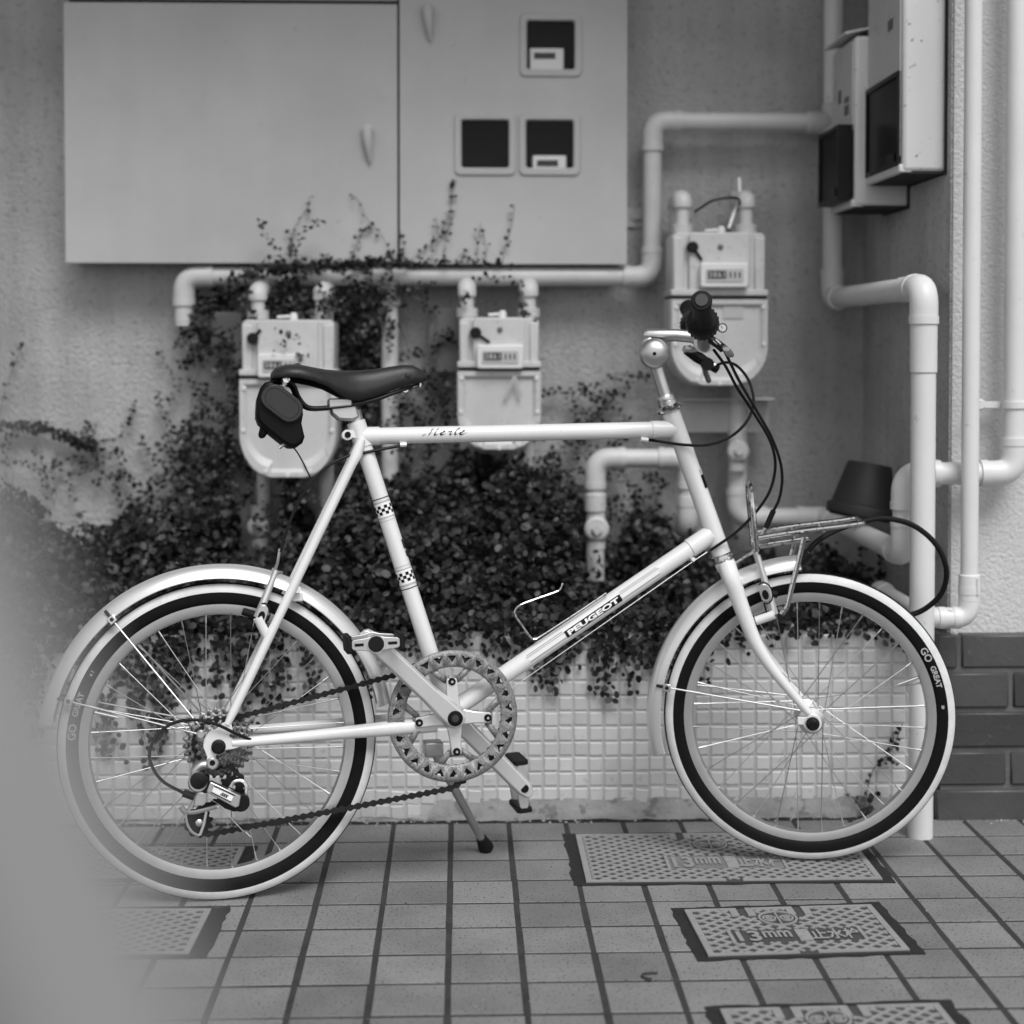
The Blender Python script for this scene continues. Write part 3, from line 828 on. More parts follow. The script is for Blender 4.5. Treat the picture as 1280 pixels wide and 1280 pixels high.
# near face and far face from the photo, on the return wall
def wall_y(px):      # depth at which the return wall crosses pixel column px
    d = ray(px, 300); return d.y * (XR - .005) / d.x
def col_y(px, X):
    d = ray(px, 300); return d.y * X / d.x
ya1 = wall_y(1182); xl1 = at_y(1128, 210, ya1).x; yb1 = col_y(1084, xl1)
emeter(xl1, ya1, yb1, at_y(1150, 214, ya1).z, 1.92, 'larger rust-spotted white electricity meter with a dark window', (ya1 + .006, yb1 - .006, at_y(1130, 206, ya1).z, at_y(1130, 87, ya1).z, .004), False)
ya2 = wall_y(1136); xl2 = at_y(1068, 254, ya2).x; yb2 = col_y(1041, xl2)
print('boxes', xl1, ya1, yb1, xl2, ya2, yb2)
emeter(xl2, ya2, yb2, at_y(1068, 257, ya2).z, at_y(1068, 44, ya2).z, 'smaller electricity meter with a sloping lid and a black glazed box', (ya2 + .004, yb2 - .004, at_y(1080, 250, ya2).z, at_y(1080, 155, ya2).z, .030), True)

# ---------------- upturned flower pot on the outlet pipe
pc = V((XO + .004, 3.28, zlo + .030))
ax = V((.17, .05, .98)).normalized()
pot = thing('flower_pot', 'dark plastic flower pot upturned and tilted over the corner pipe', 'flower pot', pc)
m = MB(); m.lathe(pc + ax * .0, ax, [(.064, 0), (.068, .004), (.070, .026), (.0655, .028), (.046, .112), (.043, .115), (.0, .115)], 36)
m.build('pot_body', 'pot', pot)
m = MB(); ex_ = ax.orthogonal().normalized(); ey_ = ax.cross(ex_)
m.rev(pc, ex_, ey_, ax, [(.0705, .004), (.073, .006), (.0735, .022), (.071, .026)], 36); m.build('pot_rim', 'pot', pot)

# ================================================================== BICYCLE
class Fr:
    def __init__(s, o, eu, ev, ew): s.o, s.eu, s.ev, s.ew = V(o), V(eu), V(ev), V(ew)
    def p(s, u, v, w_=0.0): return s.o + s.eu * u + s.ev * v + s.ew * w_
    def px(s, x, y, w_=0.0):
        d = ray(x, y); o = s.o + s.ew * w_
        return CAM + d * ((o - CAM).dot(s.ew) / d.dot(s.ew))
    def uv(s, x, y, w_=0.0):
        q = s.px(x, y, w_) - s.o; return q.dot(s.eu), q.dot(s.ev)
    def mir(s, x, y, w_):
        u, v = s.uv(x, y, w_); return s.p(u, v, -w_)
RW = 0.2555
LEAN = R(5.0)
rc = CAM + ray(272, 640) * (2.58 / ray(272, 640).y); rc.z = 0
fc = CAM + ray(1012, 640) * (2.722 / ray(1012, 640).y); fc.z = 0
eu = (fc - rc).normalized()
nrm = eu.cross(ZA)                       # towards the camera
ev = (ZA * math.cos(LEAN) - nrm * math.sin(LEAN)).normalized()
ew = eu.cross(ev)
B = Fr(rc + nrm * .0, eu, ev, ew)
HT, HB = B.px(838, 514), B.px(902, 693)
hax = (HT - HB).normalized()
STEER = R(15)
best = None
for sgn in (1, -1):
    q = Matrix.Rotation(sgn * STEER, 3, hax)
    if best is None or (q @ eu).y < best[0]: best = ((q @ eu).y, q)
Q = best[1]
S = Fr(HB, Q @ eu, Q @ ev, Q @ ew)
bike = thing('bicycle', 'white small-wheeled bicycle with silver mudguards parked on its stand', 'bicycle', B.p(.5, 0, 0))

def part(mb, name, mats, parent=None, **k): return mb.build(name, mats, parent or bike, **k)
def tube_part(name, pts, r, mt, parent=None, seg=14, **k):
    m = MB(); m.tube(pts, r, seg, **k); return part(m, name, mt, parent)

# ---- decals wrapped on a tube
def tube_map(Aa, Bb, r, face):
    axx = (Bb - Aa).normalized(); n_ = (face - axx * face.dot(axx)).normalized(); b_ = n_.cross(axx)
    b_ = -b_ if b_.z < 0 else b_
    return lambda s_, t_, h=.0007: Aa + axx * s_ + (n_ * math.cos(t_ / r) + b_ * math.sin(t_ / r)) * (r + h)
def strip(mb, mp, s0, s1, t0, t1, h=.0004, mi=0, ns=1):
    nt_ = max(1, int(abs(t1 - t0) / .0018))
    vs = [mp(s0 + (s1 - s0) * i / ns, t0 + (t1 - t0) * j / nt_, h) for i in range(ns + 1) for j in range(nt_ + 1)]
    mb.add(vs, [(i * (nt_ + 1) + j, (i + 1) * (nt_ + 1) + j, (i + 1) * (nt_ + 1) + j + 1, i * (nt_ + 1) + j + 1) for i in range(ns) for j in range(nt_)], mi)

# ---- frame
BBu, BBv = B.uv(568, 897, .062)
BB = B.p(BBu, BBv)
ST = B.px(448, 537)
stube = tube_part('seat_tube', [BB, ST], .0140, 'frame_paint', seg=20)
TTa, TTb = B.px(452, 545.5), B.px(850, 536.5)
ttube = tube_part('top_tube', [TTa, TTb], .0142, 'frame_paint', seg=20)
DTb = B.px(888, 668)
dtube = tube_part('down_tube', [BB, DTb], .0152, 'frame_paint', seg=20)
htube = tube_part('head_tube', [HB, HT], .0162, 'frame_paint', seg=22)
m = MB(); m.tube([B.p(BBu, BBv, -.034), B.p(BBu, BBv, .034)], .0205, 22); part(m, 'bottom_bracket_shell', 'frame_paint')
# lug sleeves
for (p, d, r, L) in ((TTb, (TTa - TTb), .0158, .052), (TTa, (TTb - TTa), .0158, .03), (DTb, (BB - DTb), .0168, .045)):
    d = d.normalized(); m = MB(); m.tube([p, p + d * L], r, 20); part(m, 'lug', 'frame_paint', bevel=.001)
m = MB(); m.tube([ST + (ST - BB).normalized() * .014, ST - (ST - BB).normalized() * .03], .0158, 20); part(m, 'seat_lug', 'frame_paint')
# seat stays and chain stays, both sides
WD = .064
HRu, HRv = 0.0, RW
for sg in (1, -1):
    f_ = (lambda x, y, w_: B.px(x, y, w_)) if sg > 0 else (lambda x, y, w_: B.mir(x, y, w_))
    p0, p1, p2 = f_(452, 549, .018), f_(446, 567, .020), f_(284, 906, WD)
    m = MB(); m.tube([p0, p1, p1.lerp(p2, .04), p2.lerp(p1, .05), p2], [.0068, .0100, .0082, .0072, .0055], 14); part(m, 'seat_stay', 'frame_paint')
    c0, c1 = f_(290, 929, WD), f_(545, 905, .030)
    m = MB(); m.tube([c0, c0.lerp(c1, .06), c0.lerp(c1, .5), c0.lerp(c1, .78), c1], [.0055, .0078, .0098, .0125, .013], 14); part(m, 'chain_stay', 'frame_paint')
    # dropout plate
    w_ = WD * sg
    def uvp(x, y): return B.uv(x, y, WD)
    poly = [uvp(*q) for q in ((254, 933), (255, 923), (262, 914), (272, 910), (278, 904), (288, 900), (291, 912), (286, 920), (297, 928), (300, 933), (292, 936), (278, 938), (270, 944), (269, 958), (262, 962), (257, 957), (259, 946))]
    m = MB(); m.prism(B.o, B.eu, B.ev, B.ew, poly, w_ - .0028, w_ + .0028); part(m, 'dropout', 'frame_paint', bevel=.001)
# stay bridge
m = MB(); a, b = B.uv(372, 737, .045); m.tube([B.p(a, b, -.042), B.p(a, b, .042)], .006, 12); part(m, 'stay_bridge', 'frame_paint')
# seat binder
bu, bv = B.uv(434.5, 543.5, .012)
m = MB(); m.tube([B.p(bu, bv, -.016), B.p(bu, bv, .014)], .0088, 18); m.fbox(B.p(bu + .011, bv + .001, 0), eu, ev, ew, .011, .006, .013); q = part(m, 'seat_binder', 'frame_paint')
m = MB(); m.tube([B.p(bu, bv, .010), B.p(bu, bv, .0165)], .0052, 14); part(m, 'binder_bolt', 'ink', q)

# decals
mp = tube_map(BB, DTb, .0152, ew)
axl = (DTb - BB).length
def s_of(x, y): return (B.px(x, y, .012) - BB).dot((DTb - BB).normalized())
s0, s1, sa, sb = s_of(708, 790), s_of(772, 746), s_of(660, 823), s_of(821, 711)
sc = (s0 + s1) / 2
m = MB(); strip(m, mp, s0 - .004, s1 + .004, -.0062, .0062, .0005, 0, 6); part(m, 'name_plate', 'ink', dtube)
vs, fs, tw, th = text2d('PEUGEOT', .0135, .0006, 0, 1.0)
k_ = (s1 - s0 - .002) / tw; kh = .0084 / th
m = MB(); m.add([mp(sc + a * k_, b * kh, .0014) for a, b in vs], fs); part(m, 'lettering', 'print_white', dtube, fixn=False)
m = MB()
for a, b in ((sa, s0 - .006), (s1 + .006, sb)):
    strip(m, mp, a, b, -.0036, .0012, .0003, 0, 4)
part(m, 'pale_stripe', 'print_white', dtube)
m = MB()
for a, b in ((sa, s0 - .006), (s1 + .006, sb)):
    strip(m, mp, a, b, -.0046, -.0036, .0004, 0, 4); strip(m, mp, a - .003, b + .003, .0046, .0055, .0004, 0, 4); strip(m, mp, a, b, .0076, .0086, .0004, 0, 4)
part(m, 'thin_stripe', 'stripe_dark', dtube)
mp = tube_map(TTa, TTb, .0142, ew)
d_ = (TTb - TTa).normalized(); s_c = (B.px(556, 540, .012) - TTa).dot(d_)
script = [[(0, .0), (.4, .25), (.8, 1.0), (1.15, 1.7), (1.0, .7), (.95, .05), (1.5, 1.1), (1.9, 1.75), (1.75, .8), (1.72, .1), (2.0, .05), (2.3, .3)],
          [(2.5, .45), (2.9, .6), (3.1, .85), (2.9, 1.0), (2.65, .8), (2.55, .4), (2.7, .05), (3.0, .05), (3.35, .35)],
          [(3.45, .55), (3.7, 1.0), (3.68, .8), (4.1, .95), (3.98, .4), (4.0, .08), (4.25, .1), (4.5, .4)],
          [(4.5, .4), (4.95, 1.2), (5.05, 1.75), (4.85, 1.6), (4.7, .8), (4.7, .2), (4.9, .03), (5.2, .3)],
          [(5.35, .45), (5.75, .6), (5.95, .85), (5.75, 1.0), (5.5, .8), (5.4, .4), (5.55, .05), (5.9, .05), (6.4, .5)]]
m = MB()
for st_ in script:
    pp = [(p.x, p.y) for p in spline([V((x + y * .25, y, 0)) for x, y in st_], 6)]
    ks_ = .076 / 6.6; nb = (.0013, .0008)
    vs = []
    for x, y in pp:
        cx0, cy0 = (x - 3.3) * ks_, (y - .6) * .0062
        vs += [mp(s_c + cx0 - nb[0], .003 + cy0 - nb[1], .0009), mp(s_c + cx0 + nb[0], .003 + cy0 + nb[1], .0009)]
    m.add(vs, [(2 * i, 2 * i + 1, 2 * i + 3, 2 * i + 2) for i in range(len(pp) - 1)])
part(m, 'lettering', 'ink', ttube, fixn=False)
# chequered bands on the seat tube
dS = (ST - BB).normalized(); mp = tube_map(BB, ST, .0140, ew)
circ = 2 * PI * .0140
for (x, y, up_) in ((481, 637, 1), (507.5, 721, -1)):
    s_ = (B.px(x, y, .012) - BB).dot(dS)
    m = MB(); strip(m, mp, s_ - .0125, s_ + .0125, 0, circ, .0002, 0)
    m2 = MB(); sq = .0052; nc = 16
    for r_ in range(3):
        for c_ in range(nc):
            if (r_ + c_) % 2 == 0: strip(m2, mp, s_ + (r_ - 1.5) * sq, s_ + (r_ - .5) * sq, circ * c_ / nc, circ * (c_ + 1) / nc, .0005)
    part(m, 'pale_band', 'print_white', stube); part(m2, 'chequer', 'ink', stube)
    m = MB(); strip(m, mp, s_ + up_ * .0190, s_ + up_ * .0205, 0, circ, .0004); part(m, 'black_ring', 'ink', stube)
    m = MB(); strip(m, mp, s_ + up_ * .0118, s_ + up_ * .0150, 0, circ, .0003); strip(m, mp, s_ - up_ * .0118, s_ - up_ * .0140, 0, circ, .0003); strip(m, mp, s_ - up_ * .018, s_ - up_ * .019, 0, circ, .0003); part(m, 'grey_ring', 'print_grey', stube)
CS = 1 if (mp(0, .01) - mp(0, 0)).dot(eu) > 0 else -1
s_ = (B.px(499, 680, .012) - BB).dot(dS)
m = MB(); strip(m, mp, s_ - .010, s_ + .006, CS * .012, CS * .020, .0005); strip(m, mp, s_ - .024, s_ - .014, CS * .013, CS * .019, .0005); part(m, 'small_crest', 'digits', stube)
# head badge
mp = tube_map(HB, HT, .0162, (ew + eu * 1.3).normalized())
s_ = (B.px(880, 600, .01) - HB).dot(hax)
m = MB(); strip(m, mp, s_ - .014, s_ + .010, -.006, .006, .0006); part(m, 'head_badge', 'ink', htube)
m = MB(); strip(m, mp, s_ + .011, s_ + .020, -.005, .005, .0006); part(m, 'head_badge', 'print_grey', htube)

# headset
def ring_stack(o, ax_, prof, name, mt):
    m = MB(); m.lathe(o, ax_, prof, 24); return part(m, name, mt)
ring_stack(HT, hax, [(.0165, -.002), (.0215, .001), (.0225, .005), (.018, .009), (.0165, .011)], 'headset_cup', 'chrome')
ring_stack(HT, hax, [(.0165, .011), (.0165, .018), (.0150, .019), (.0158, .024), (.0145, .028), (.013, .030)], 'headset_nut', 'silver')
ring_stack(HB, -hax, [(.0165, -.001), (.0190, .001), (.0200, .006), (.0175, .009), (.0175, .012)], 'headset_cup', 'chrome')

# ---- fork (steered)
FW = .053
crown = HB - hax * .012
m = MB(); m.tube([crown, crown - hax * .018], [.0185, .0165], 20)
cu, cv = S.uv(911, 712, 0)
m.fbox(crown - hax * .020, S.ew, hax, hax.cross(S.ew), FW * .82, .0115, .0145)
part(m, 'fork_crown', 'frame_paint', bevel=.004)
for sg in (1, -1):
    f_ = (lambda x, y: S.px(x, y, FW)) if sg > 0 else (lambda x, y: S.mir(x, y, FW))
    pts = [f_(*q) for q in ((909, 706), (914, 722), (922, 745), (932, 773), (943, 800), (957, 824), (975, 848), (994, 871), (1011, 891))]
    pts[0] = pts[0] - S.ew * (.010 * sg)
    pts = spline(pts, 4)
    m = MB(); m.tube(pts, [.0152 + (.0066 - .0152) * max(0, (i / (len(pts) - 1) - .15) / .85) for i in range(len(pts))], 16)
    part(m, 'fork_blade', 'frame_paint')
FH = S.px(1012, 896.5, 0.010); FHu, FHv = (FH - S.o).dot(S.eu), (FH - S.o).dot(S.ev)
FH = S.p(FHu, FHv, 0)
for sg in (1, -1):
    m = MB(); m.lathe(S.p(FHu, FHv, FW * sg - .003), S.ew, [(.0155, 0), (.0155, .006)], 24)
    m.fbox(S.p(FHu - .012, FHv + .004, FW * sg), S.eu, S.ev, S.ew, .013, .0065, .003)
    part(m, 'fork_end', 'frame_paint', bevel=.001)
print('front wheel hub z', FH.z, 'needs', RW * math.sqrt(max(0, 1 - S.ew.z ** 2)), 'rear', B.p(0, RW).z)

# ---- wheels
def wheel(fr, cu, cv, R0, flange, txt_angles, label):
    o = fr.p(cu, cv, 0); ex, ey, ez = fr.eu, fr.ev, fr.ew
    k = R0 / .2555
    m = MB()
    prof = [(.2048, -.0060), (.2058, -.0088), (.2120, -.0100), (.2205, -.0100), (.2205, -.0080), (.2185, -.008), (.2160, -.004), (.2160, .004), (.2185, .008), (.2205, .0080), (.2205, .0100), (.2120, .0100), (.2058, .0088), (.2048, .0060), (.2030, .0), ]
    m.rev(o, ex, ey, ez, [(r * k, h) for r, h in prof], 96, closed=True)
    wh = part(m, 'wheel', 'silver_rough', sharp=28)
    wh['label'] = label
    m = MB(); tp = []; mis = []
    sec = [(.2195, .0085, 0), (.2210, .0112, 0), (.2255, .0134, 0), (.2320, .0144, 0), (.2385, .0142, 0), (.2398, .0142, 1), (.2445, .0130, 1), (.2485, .0110, 1), (.2512, .0090, 1), (.2530, .0068, 0), (.2550, .0030, 0), (.2555, .0, 0)]
    full = sec + [(r, -h, 0) for r, h, c in reversed(sec[:-1])]
    mis = [full[i][2] if i < len(sec) - 1 else full[min(len(full) - 1, i + 1)][2] for i in range(len(full) - 1)]
    nL = len(sec) - 1
    mis = [sec[i][2] for i in range(nL)] + [sec[nL - 1 - i][2] for i in range(nL)]
    m.rev(o, ex, ey, ez, [(r * k, h) for r, h, c in full], 128, mis=mis)
    part(m, 'tyre', ['tyre_black', 'tyre_white'], wh, sharp=60)
    # hub
    L = WD if flange < .03 else FW
    m = MB(); m.lathe(o, ez, [(.0075, -L + .004), (.0120, -L + .01), (.0120, -flange - .006), (.0225, -flange - .0025), (.0225, -flange + .0025), (.0115, -flange + .008), (.0105, 0), (.0115, flange - .008), (.0225, flange - .0025), (.0225, flange + .0025), (.0120, flange + .006), (.0120, L - .010), (.0075, L - .004)], 28)
    part(m, 'hub', 'silver', wh)
    m = MB(); m.tube([o - ez * (L + .016), o + ez * (L + .016)], .0045, 12); 
    for sg in (1, -1): m.lathe(o + ez * (sg * (L + .003)), ez * sg, [(.0115, 0), (.0115, .004), (.0090, .005), (.0090, .013), (.0065, .016)], 14)
    part(m, 'axle_nut', 'black_plastic', wh)
    # spokes
    n = 32; sm = {}
    for i in range(n):
        side = 1 if i % 2 == 0 else -1
        j = i // 2
        lead = 1 if j % 2 == 0 else -1
        ar = 2 * PI * (i + .5) / n
        ah = ar + lead * R(66)
        p0 = o + (ex * math.cos(ah) + ey * math.sin(ah)) * .0205 + ez * (side * (flange + .002 * lead))
        p1 = o + (ex * math.cos(ar) + ey * math.sin(ar)) * (.2030 * k) + ez * (side * .002)
        d = (p1 - p0).normalized()
        m = MB(); m.tube([p0, p1 - d * .012], .00082, 6); m.tube([p1 - d * .012, p1 + d * .003], .0016, 6)
        part(m, 'spoke', 'spoke', wh)
    # sidewall lettering follows the circumference
    for s_, a0, size in txt_angles:
        vs, fs, tw, th = text2d(s_, size, .0004)
        if not vs: continue
        rr = .2312 * k
        m = MB(); m.add([o + (ex * math.cos(a0 - a / rr) + ey * math.sin(a0 - a / rr)) * (rr + b) + ez * .0151 for a, b in vs], fs)
        part(m, 'lettering', 'tyre_print', wh, fixn=False)
    # valve
    a = R(20 if txt_angles and txt_angles[0][1] < 1.5 else 165)
    d = ex * math.cos(a) + ey * math.sin(a)
    m = MB(); m.tube([o + d * .203 * k, o + d * .165 * k], [.003, .0025], 8); part(m, 'valve_stem', 'silver', wh)
    return wh
wheel(B, 0, RW, RW, .026, [('GO', R(174), .017), ('GREAT', R(163), .0125), ('x 1', R(150), .007)], 'rear wheel carrying the sprockets')
RF = FH.z / math.sqrt(max(.01, 1 - S.ew.z ** 2)) - .0062
wheel(S, FHu, FHv, RF, .034, [('GO', R(29), .017), ('GREAT', R(18.5), .0125), ('20', R(5), .006)], 'front wheel standing on a long cover')

# ---- mudguards
def guard(fr, cu, cv, rr, a0, a1, parts_):
    o = fr.p(cu, cv, 0); m = MB(); prof = []
    for i in range(9):
        t = -1 + 2 * i / 8
        prof.append((rr - .0225 * (1 - math.cos(t * 1.42)) / (1 - math.cos(1.42)), .0225 * math.sin(t * 1.42) / math.sin(1.42)))
    inner = [(r - .0012, h * .96) for r, h in reversed(prof)]
    m.rev(o, fr.eu, fr.ev, fr.ew, prof + inner, 72, a0, a1, closed=True)
    return part(m, 'mudguard', 'guard_silver', sharp=50)
guard(B, 0, RW, .2855, R(10), R(172), None)
kf = RF / .2555
guard(S, FHu, FHv, .2862 * kf, R(93), R(194), None)
def stay(fr, cl, hub, w0, w1):
    pr = [fr.px(cl[0], cl[1], w0), fr.px(hub[0], hub[1], w1)]
    pl_ = [fr.mir(cl[0], cl[1], w0), fr.mir(hub[0], hub[1], w1)]
    m = MB()
    for pp in (pr, pl_): m.tube(pp, .0016, 7)
    st = part(m, 'guard_stay', 'silver_rough')
    m = MB()
    dd = (pr[0] - pr[1]).normalized()
    for pp, sg in ((pr, 1), (pl_, -1)):
        d = (pp[0] - pp[1]).normalized(); q = fr.ew.cross(d)
        m.fbox(pp[0] - d * .002 + fr.ew * (.002 * sg), d, q, fr.ew, .0065, .0065, .0035)
    part(m, 'stay_clip', 'silver', st, bevel=.001)
    m = MB()
    for pp, sg in ((pr, 1), (pl_, -1)):
        d = (pp[0] - pp[1]).normalized()
        m.tube([pp[0] + d * .005, pp[0] + d * .016], .0028, 8); m.lathe(pp[0] - d * .002 + fr.ew * (.005 * sg), fr.ew * sg, [(.0035, 0), (.003, .002)], 10)
    part(m, 'stay_end', 'black_plastic', st)
stay(B, (139, 773), (250, 908), .024, WD + .006)
stay(B, (84, 876), (250, 918), .024, WD + .006)
stay(S, (832, 859), (1000, 888), .024, FW + .004)
m = MB(); q = B.px(251, 918, WD + .008); m.lathe(q - ew * .004, ew, [(.0072, 0), (.0072, .006), (.005, .008)], 16); part(m, 'eyelet_bolt', 'silver')

# ---- drivetrain
WC = .043
def W(u, v, w_): return B.p(BBu + u, BBv + v, w_)
ring = MB(); NS = 26; ro, ri = .1075, .0800
o = W(0, 0, WC)
def pol(r, a, w_=0): return o + (eu * math.cos(a) + ev * math.sin(a)) * r + ew * w_
for i in range(NS):
    a0 = 2 * PI * i / NS; a1 = 2 * PI * (i + 1) / NS; am = (a0 + a1) / 2; da = (a1 - a0)
    oL, oM, oR = pol(ro, a0), pol(ro, am), pol(ro, a1)
    iL, iM, iR = pol(ri, a0), pol(ri, am), pol(ri, a1)
    ta, tb, tc_ = pol(.0992, am - da * .33), pol(.0992, am + da * .33), pol(.0872, am)
    ring.add([oL, oM, oR, iL, iM, iR, ta, tb, tc_], [(0, 1, 7, 6), (1, 2, 7), (0, 6, 8, 3), (2, 5, 8, 7), (3, 8, 4), (8, 5, 4)])
bolt_a = []
for (x, y) in ((565, 858), (610, 897), (571, 943), (525, 903)):
    u, v = B.uv(x, y, WC + .006); bolt_a.append(math.atan2(v - BBv, u - BBu))
rb = .057
ch_ring = part(ring, 'chainring_guard', 'rusty_ring', solid=.003, weld=True)
ch_ring['label'] = 'rust-flecked guard disc with triangular holes'
for a in bolt_a:
    m = MB()
    for s_ in (-1, 1):
        m.add([pol(rb, a + s_ * .04, -.001), pol(rb - .002, a + s_ * .22, -.001), pol(.083, a + s_ * .46, -.001), pol(.083, a + s_ * .30, -.001)], [(0, 1, 2, 3)])
    m.add([pol(rb - .009, a - .17, -.001), pol(rb - .009, a + .17, -.001), pol(rb + .010, a + .17, -.001), pol(rb + .010, a - .17, -.001)], [(0, 1, 2, 3)])
    part(m, 'ring_tab', 'rusty_ring', ch_ring, solid=.0026)
    m = MB(); m.lathe(pol(rb, a, .006), ew, [(.0062, 0), (.0062, .004), (.0050, .005)], 14); part(m, 'ring_bolt', 'ink', ch_ring)
    m = MB(); m.lathe(pol(rb, a, .0115), ew, [(.0022, 0), (.0022, .001)], 10); part(m, 'ring_bolt', 'silver', ch_ring)
# toothed ring behind the guard
m = MB(); NT = 42; pts = []
for i in range(NT * 4):
    a = 2 * PI * i / (NT * 4); pts.append(((.0885 if i % 4 in (0, 3) else .0935) * math.cos(a), (.0885 if i % 4 in (0, 3) else .0935) * math.sin(a)))
n = len(pts)
vs = [W(a * 1.085, b * 1.085, WC - .0042) for a, b in pts] + [W(a * .90, b * .90, WC - .0042) for a, b in pts]
m.add(vs, [(i, (i + 1) % n, n + (i + 1) % n, n + i) for i in range(n)]); part(m, 'toothed_ring', 'chain', ch_ring, solid=.0025)
# cranks
def crank(fr_end, w_end, w_in, name):
    P0 = W(0, 0, w_in); P1 = fr_end
    d = (P1 - P0).normalized(); sd_ = d.cross(ew).normalized(); up_ = sd_.cross(d)
    L = (P1 - P0).length
    m = MB(); secs = []
    for f_, hw_, th_ in ((-.09, .005, .006), (-.07, .014, .008), (0, .0200, .0095), (.14, .0185, .0085), (.3, .0160, .0078), (.9, .0155, .0068), (1.0, .0150, .0068), (1.07, .0105, .006), (1.095, .004, .005)):
        c = P0 + d * (L * f_)
        secs.append([c + sd_ * (hw_ * x) + up_ * (th_ * z) for x, z in ((-1, -.5), (-.75, 1), (.75, 1), (1, -.5), (.8, -1), (-.8, -1))])
    vs = [p for s_ in secs for p in s_]
    fs = [(i * 6 + k, i * 6 + (k + 1) % 6, (i + 1) * 6 + (k + 1) % 6, (i + 1) * 6 + k) for i in range(len(secs) - 1) for k in range(6)]
    fs += [tuple(reversed(range(6))), tuple((len(secs) - 1) * 6 + k for k in range(6))]
    m.add(vs, fs)
    return part(m, name, 'crank_silver', bevel=.002, sharp=30), d, sd_, up_
pe = B.px(463, 799, .080)
cr, dR, sR, uR = crank(pe, .08, .062, 'crank_arm')
u_, v_ = (pe - B.o).dot(eu) - BBu, (pe - B.o).dot(ev) - BBv
le = B.px(655, 985, -.078)
cl_, dL, sL, uL = crank(le, -.078, -.055, 'crank_arm')
m = MB(); q0_, q1_ = le - dL * .012 - ew * 0, le + ew * .0075
m.lathe(le + ew * .0055, ew, [(.0072, 0), (.0072, .0018)], 16); part(m, 'pedal_eye', 'ink', cl_)
m = MB(); m.lathe(W(0, 0, .070), ew, [(.0125, 0), (.0125, .0035), (.0105, .0042)], 22); part(m, 'dust_cap', 'ink', cr)
m = MB(); m.lathe(W(0, 0, .0735), ew, [(.006, 0), (.006, .0012), (.004, .0014)], 18); part(m, 'dust_cap', 'digits', cr)
# spider arms
for a in bolt_a:
    d = eu * math.cos(a) + ev * math.sin(a); s_ = -eu * math.sin(a) + ev * math.cos(a)
    m = MB(); c0 = W(0, 0, WC + .008)
    m.wprism([c0 + d * .006 + s_ * .014, c0 + d * .035 + s_ * .010, c0 + d * .062 + s_ * .0085, c0 + d * .062 - s_ * .0085, c0 + d * .035 - s_ * .010, c0 + d * .006 - s_ * .014], -ew * .0075)
    part(m, 'spider_arm', 'crank_silver', cr, bevel=.002)
m = MB(); m.lathe(W(0, 0, WC - .008), ew, [(.020, 0), (.021, .012), (.019, .020)], 24); part(m, 'crank_boss', 'silver', cr)
m = MB(); m.tube([W(0, 0, -.06), W(0, 0, .06)], .009, 14); part(m, 'spindle', 'silver_rough')
# pedals
def pedal(end, sg, cap_px):
    cp = B.px(cap_px[0], cap_px[1], sg * .178) if cap_px else end + ew * (sg * .10)
    ax_ = (cp - end); L = ax_.length; ax_.normalize()
    lng = (eu * .985 + ev * cap_px[2] if cap_px else dL.cross(ew) * .3 + dL.orthogonal() * 0 + (eu * .30 + ev * -.95)).normalized()
    lng = (lng - ax_ * lng.dot(ax_)).normalized(); thk = ax_.cross(lng)
    m = MB(); m.tube([end, cp], [.0075, .0065], 14); body = part(m, 'pedal', 'silver')
    for f_ in (.16, .95):
        c = end + ax_ * (L * f_); m = MB()
        m.prism(c, lng, thk, ax_, [(-.040, -.004), (-.034, -.008), (-.014, -.010), (0, -.014), (.014, -.010), (.034, -.008), (.040, -.004), (.040, .004), (.034, .008), (.014, .010), (0, .014), (-.014, .010), (-.034, .008), (-.040, .004)], -.004, .004)
        part(m, 'pedal_cage', 'silver_rough', body, bevel=.001)
        m = MB()
        for s_ in (-1, 1): m.fbox(c + lng * (s_ * .026) + ax_ * .0045, lng, thk, ax_, .007, .0022, .0006)
        part(m, 'cage_slot', 'ink', body)
    for s_ in (-1, 1):
        c = end + ax_ * (L * .55) + lng * (s_ * .041); m = MB(); m.fbox(c, lng, thk, ax_, .004, .0105, L * .46)
        for q in (-1, 1):
            for k in range(5): m.fbox(c + ax_ * (L * .18 * (k - 2)) + thk * (q * .0105), lng, thk, ax_, .004, .003, L * .05)
        part(m, 'tread_block', 'rubber', body, bevel=.001)
    m = MB(); m.lathe(cp, ax_, [(.0125, -.01), (.0125, .004), (.0115, .0055)], 20); part(m, 'end_cap', 'rubber', body)
    m = MB(); m.lathe(cp, ax_, [(.0138, -.012), (.0138, .002)], 20); part(m, 'end_collar', 'silver', body)
pedal(pe, 1, (470, 805, .03))
pedal(le, -1, None)

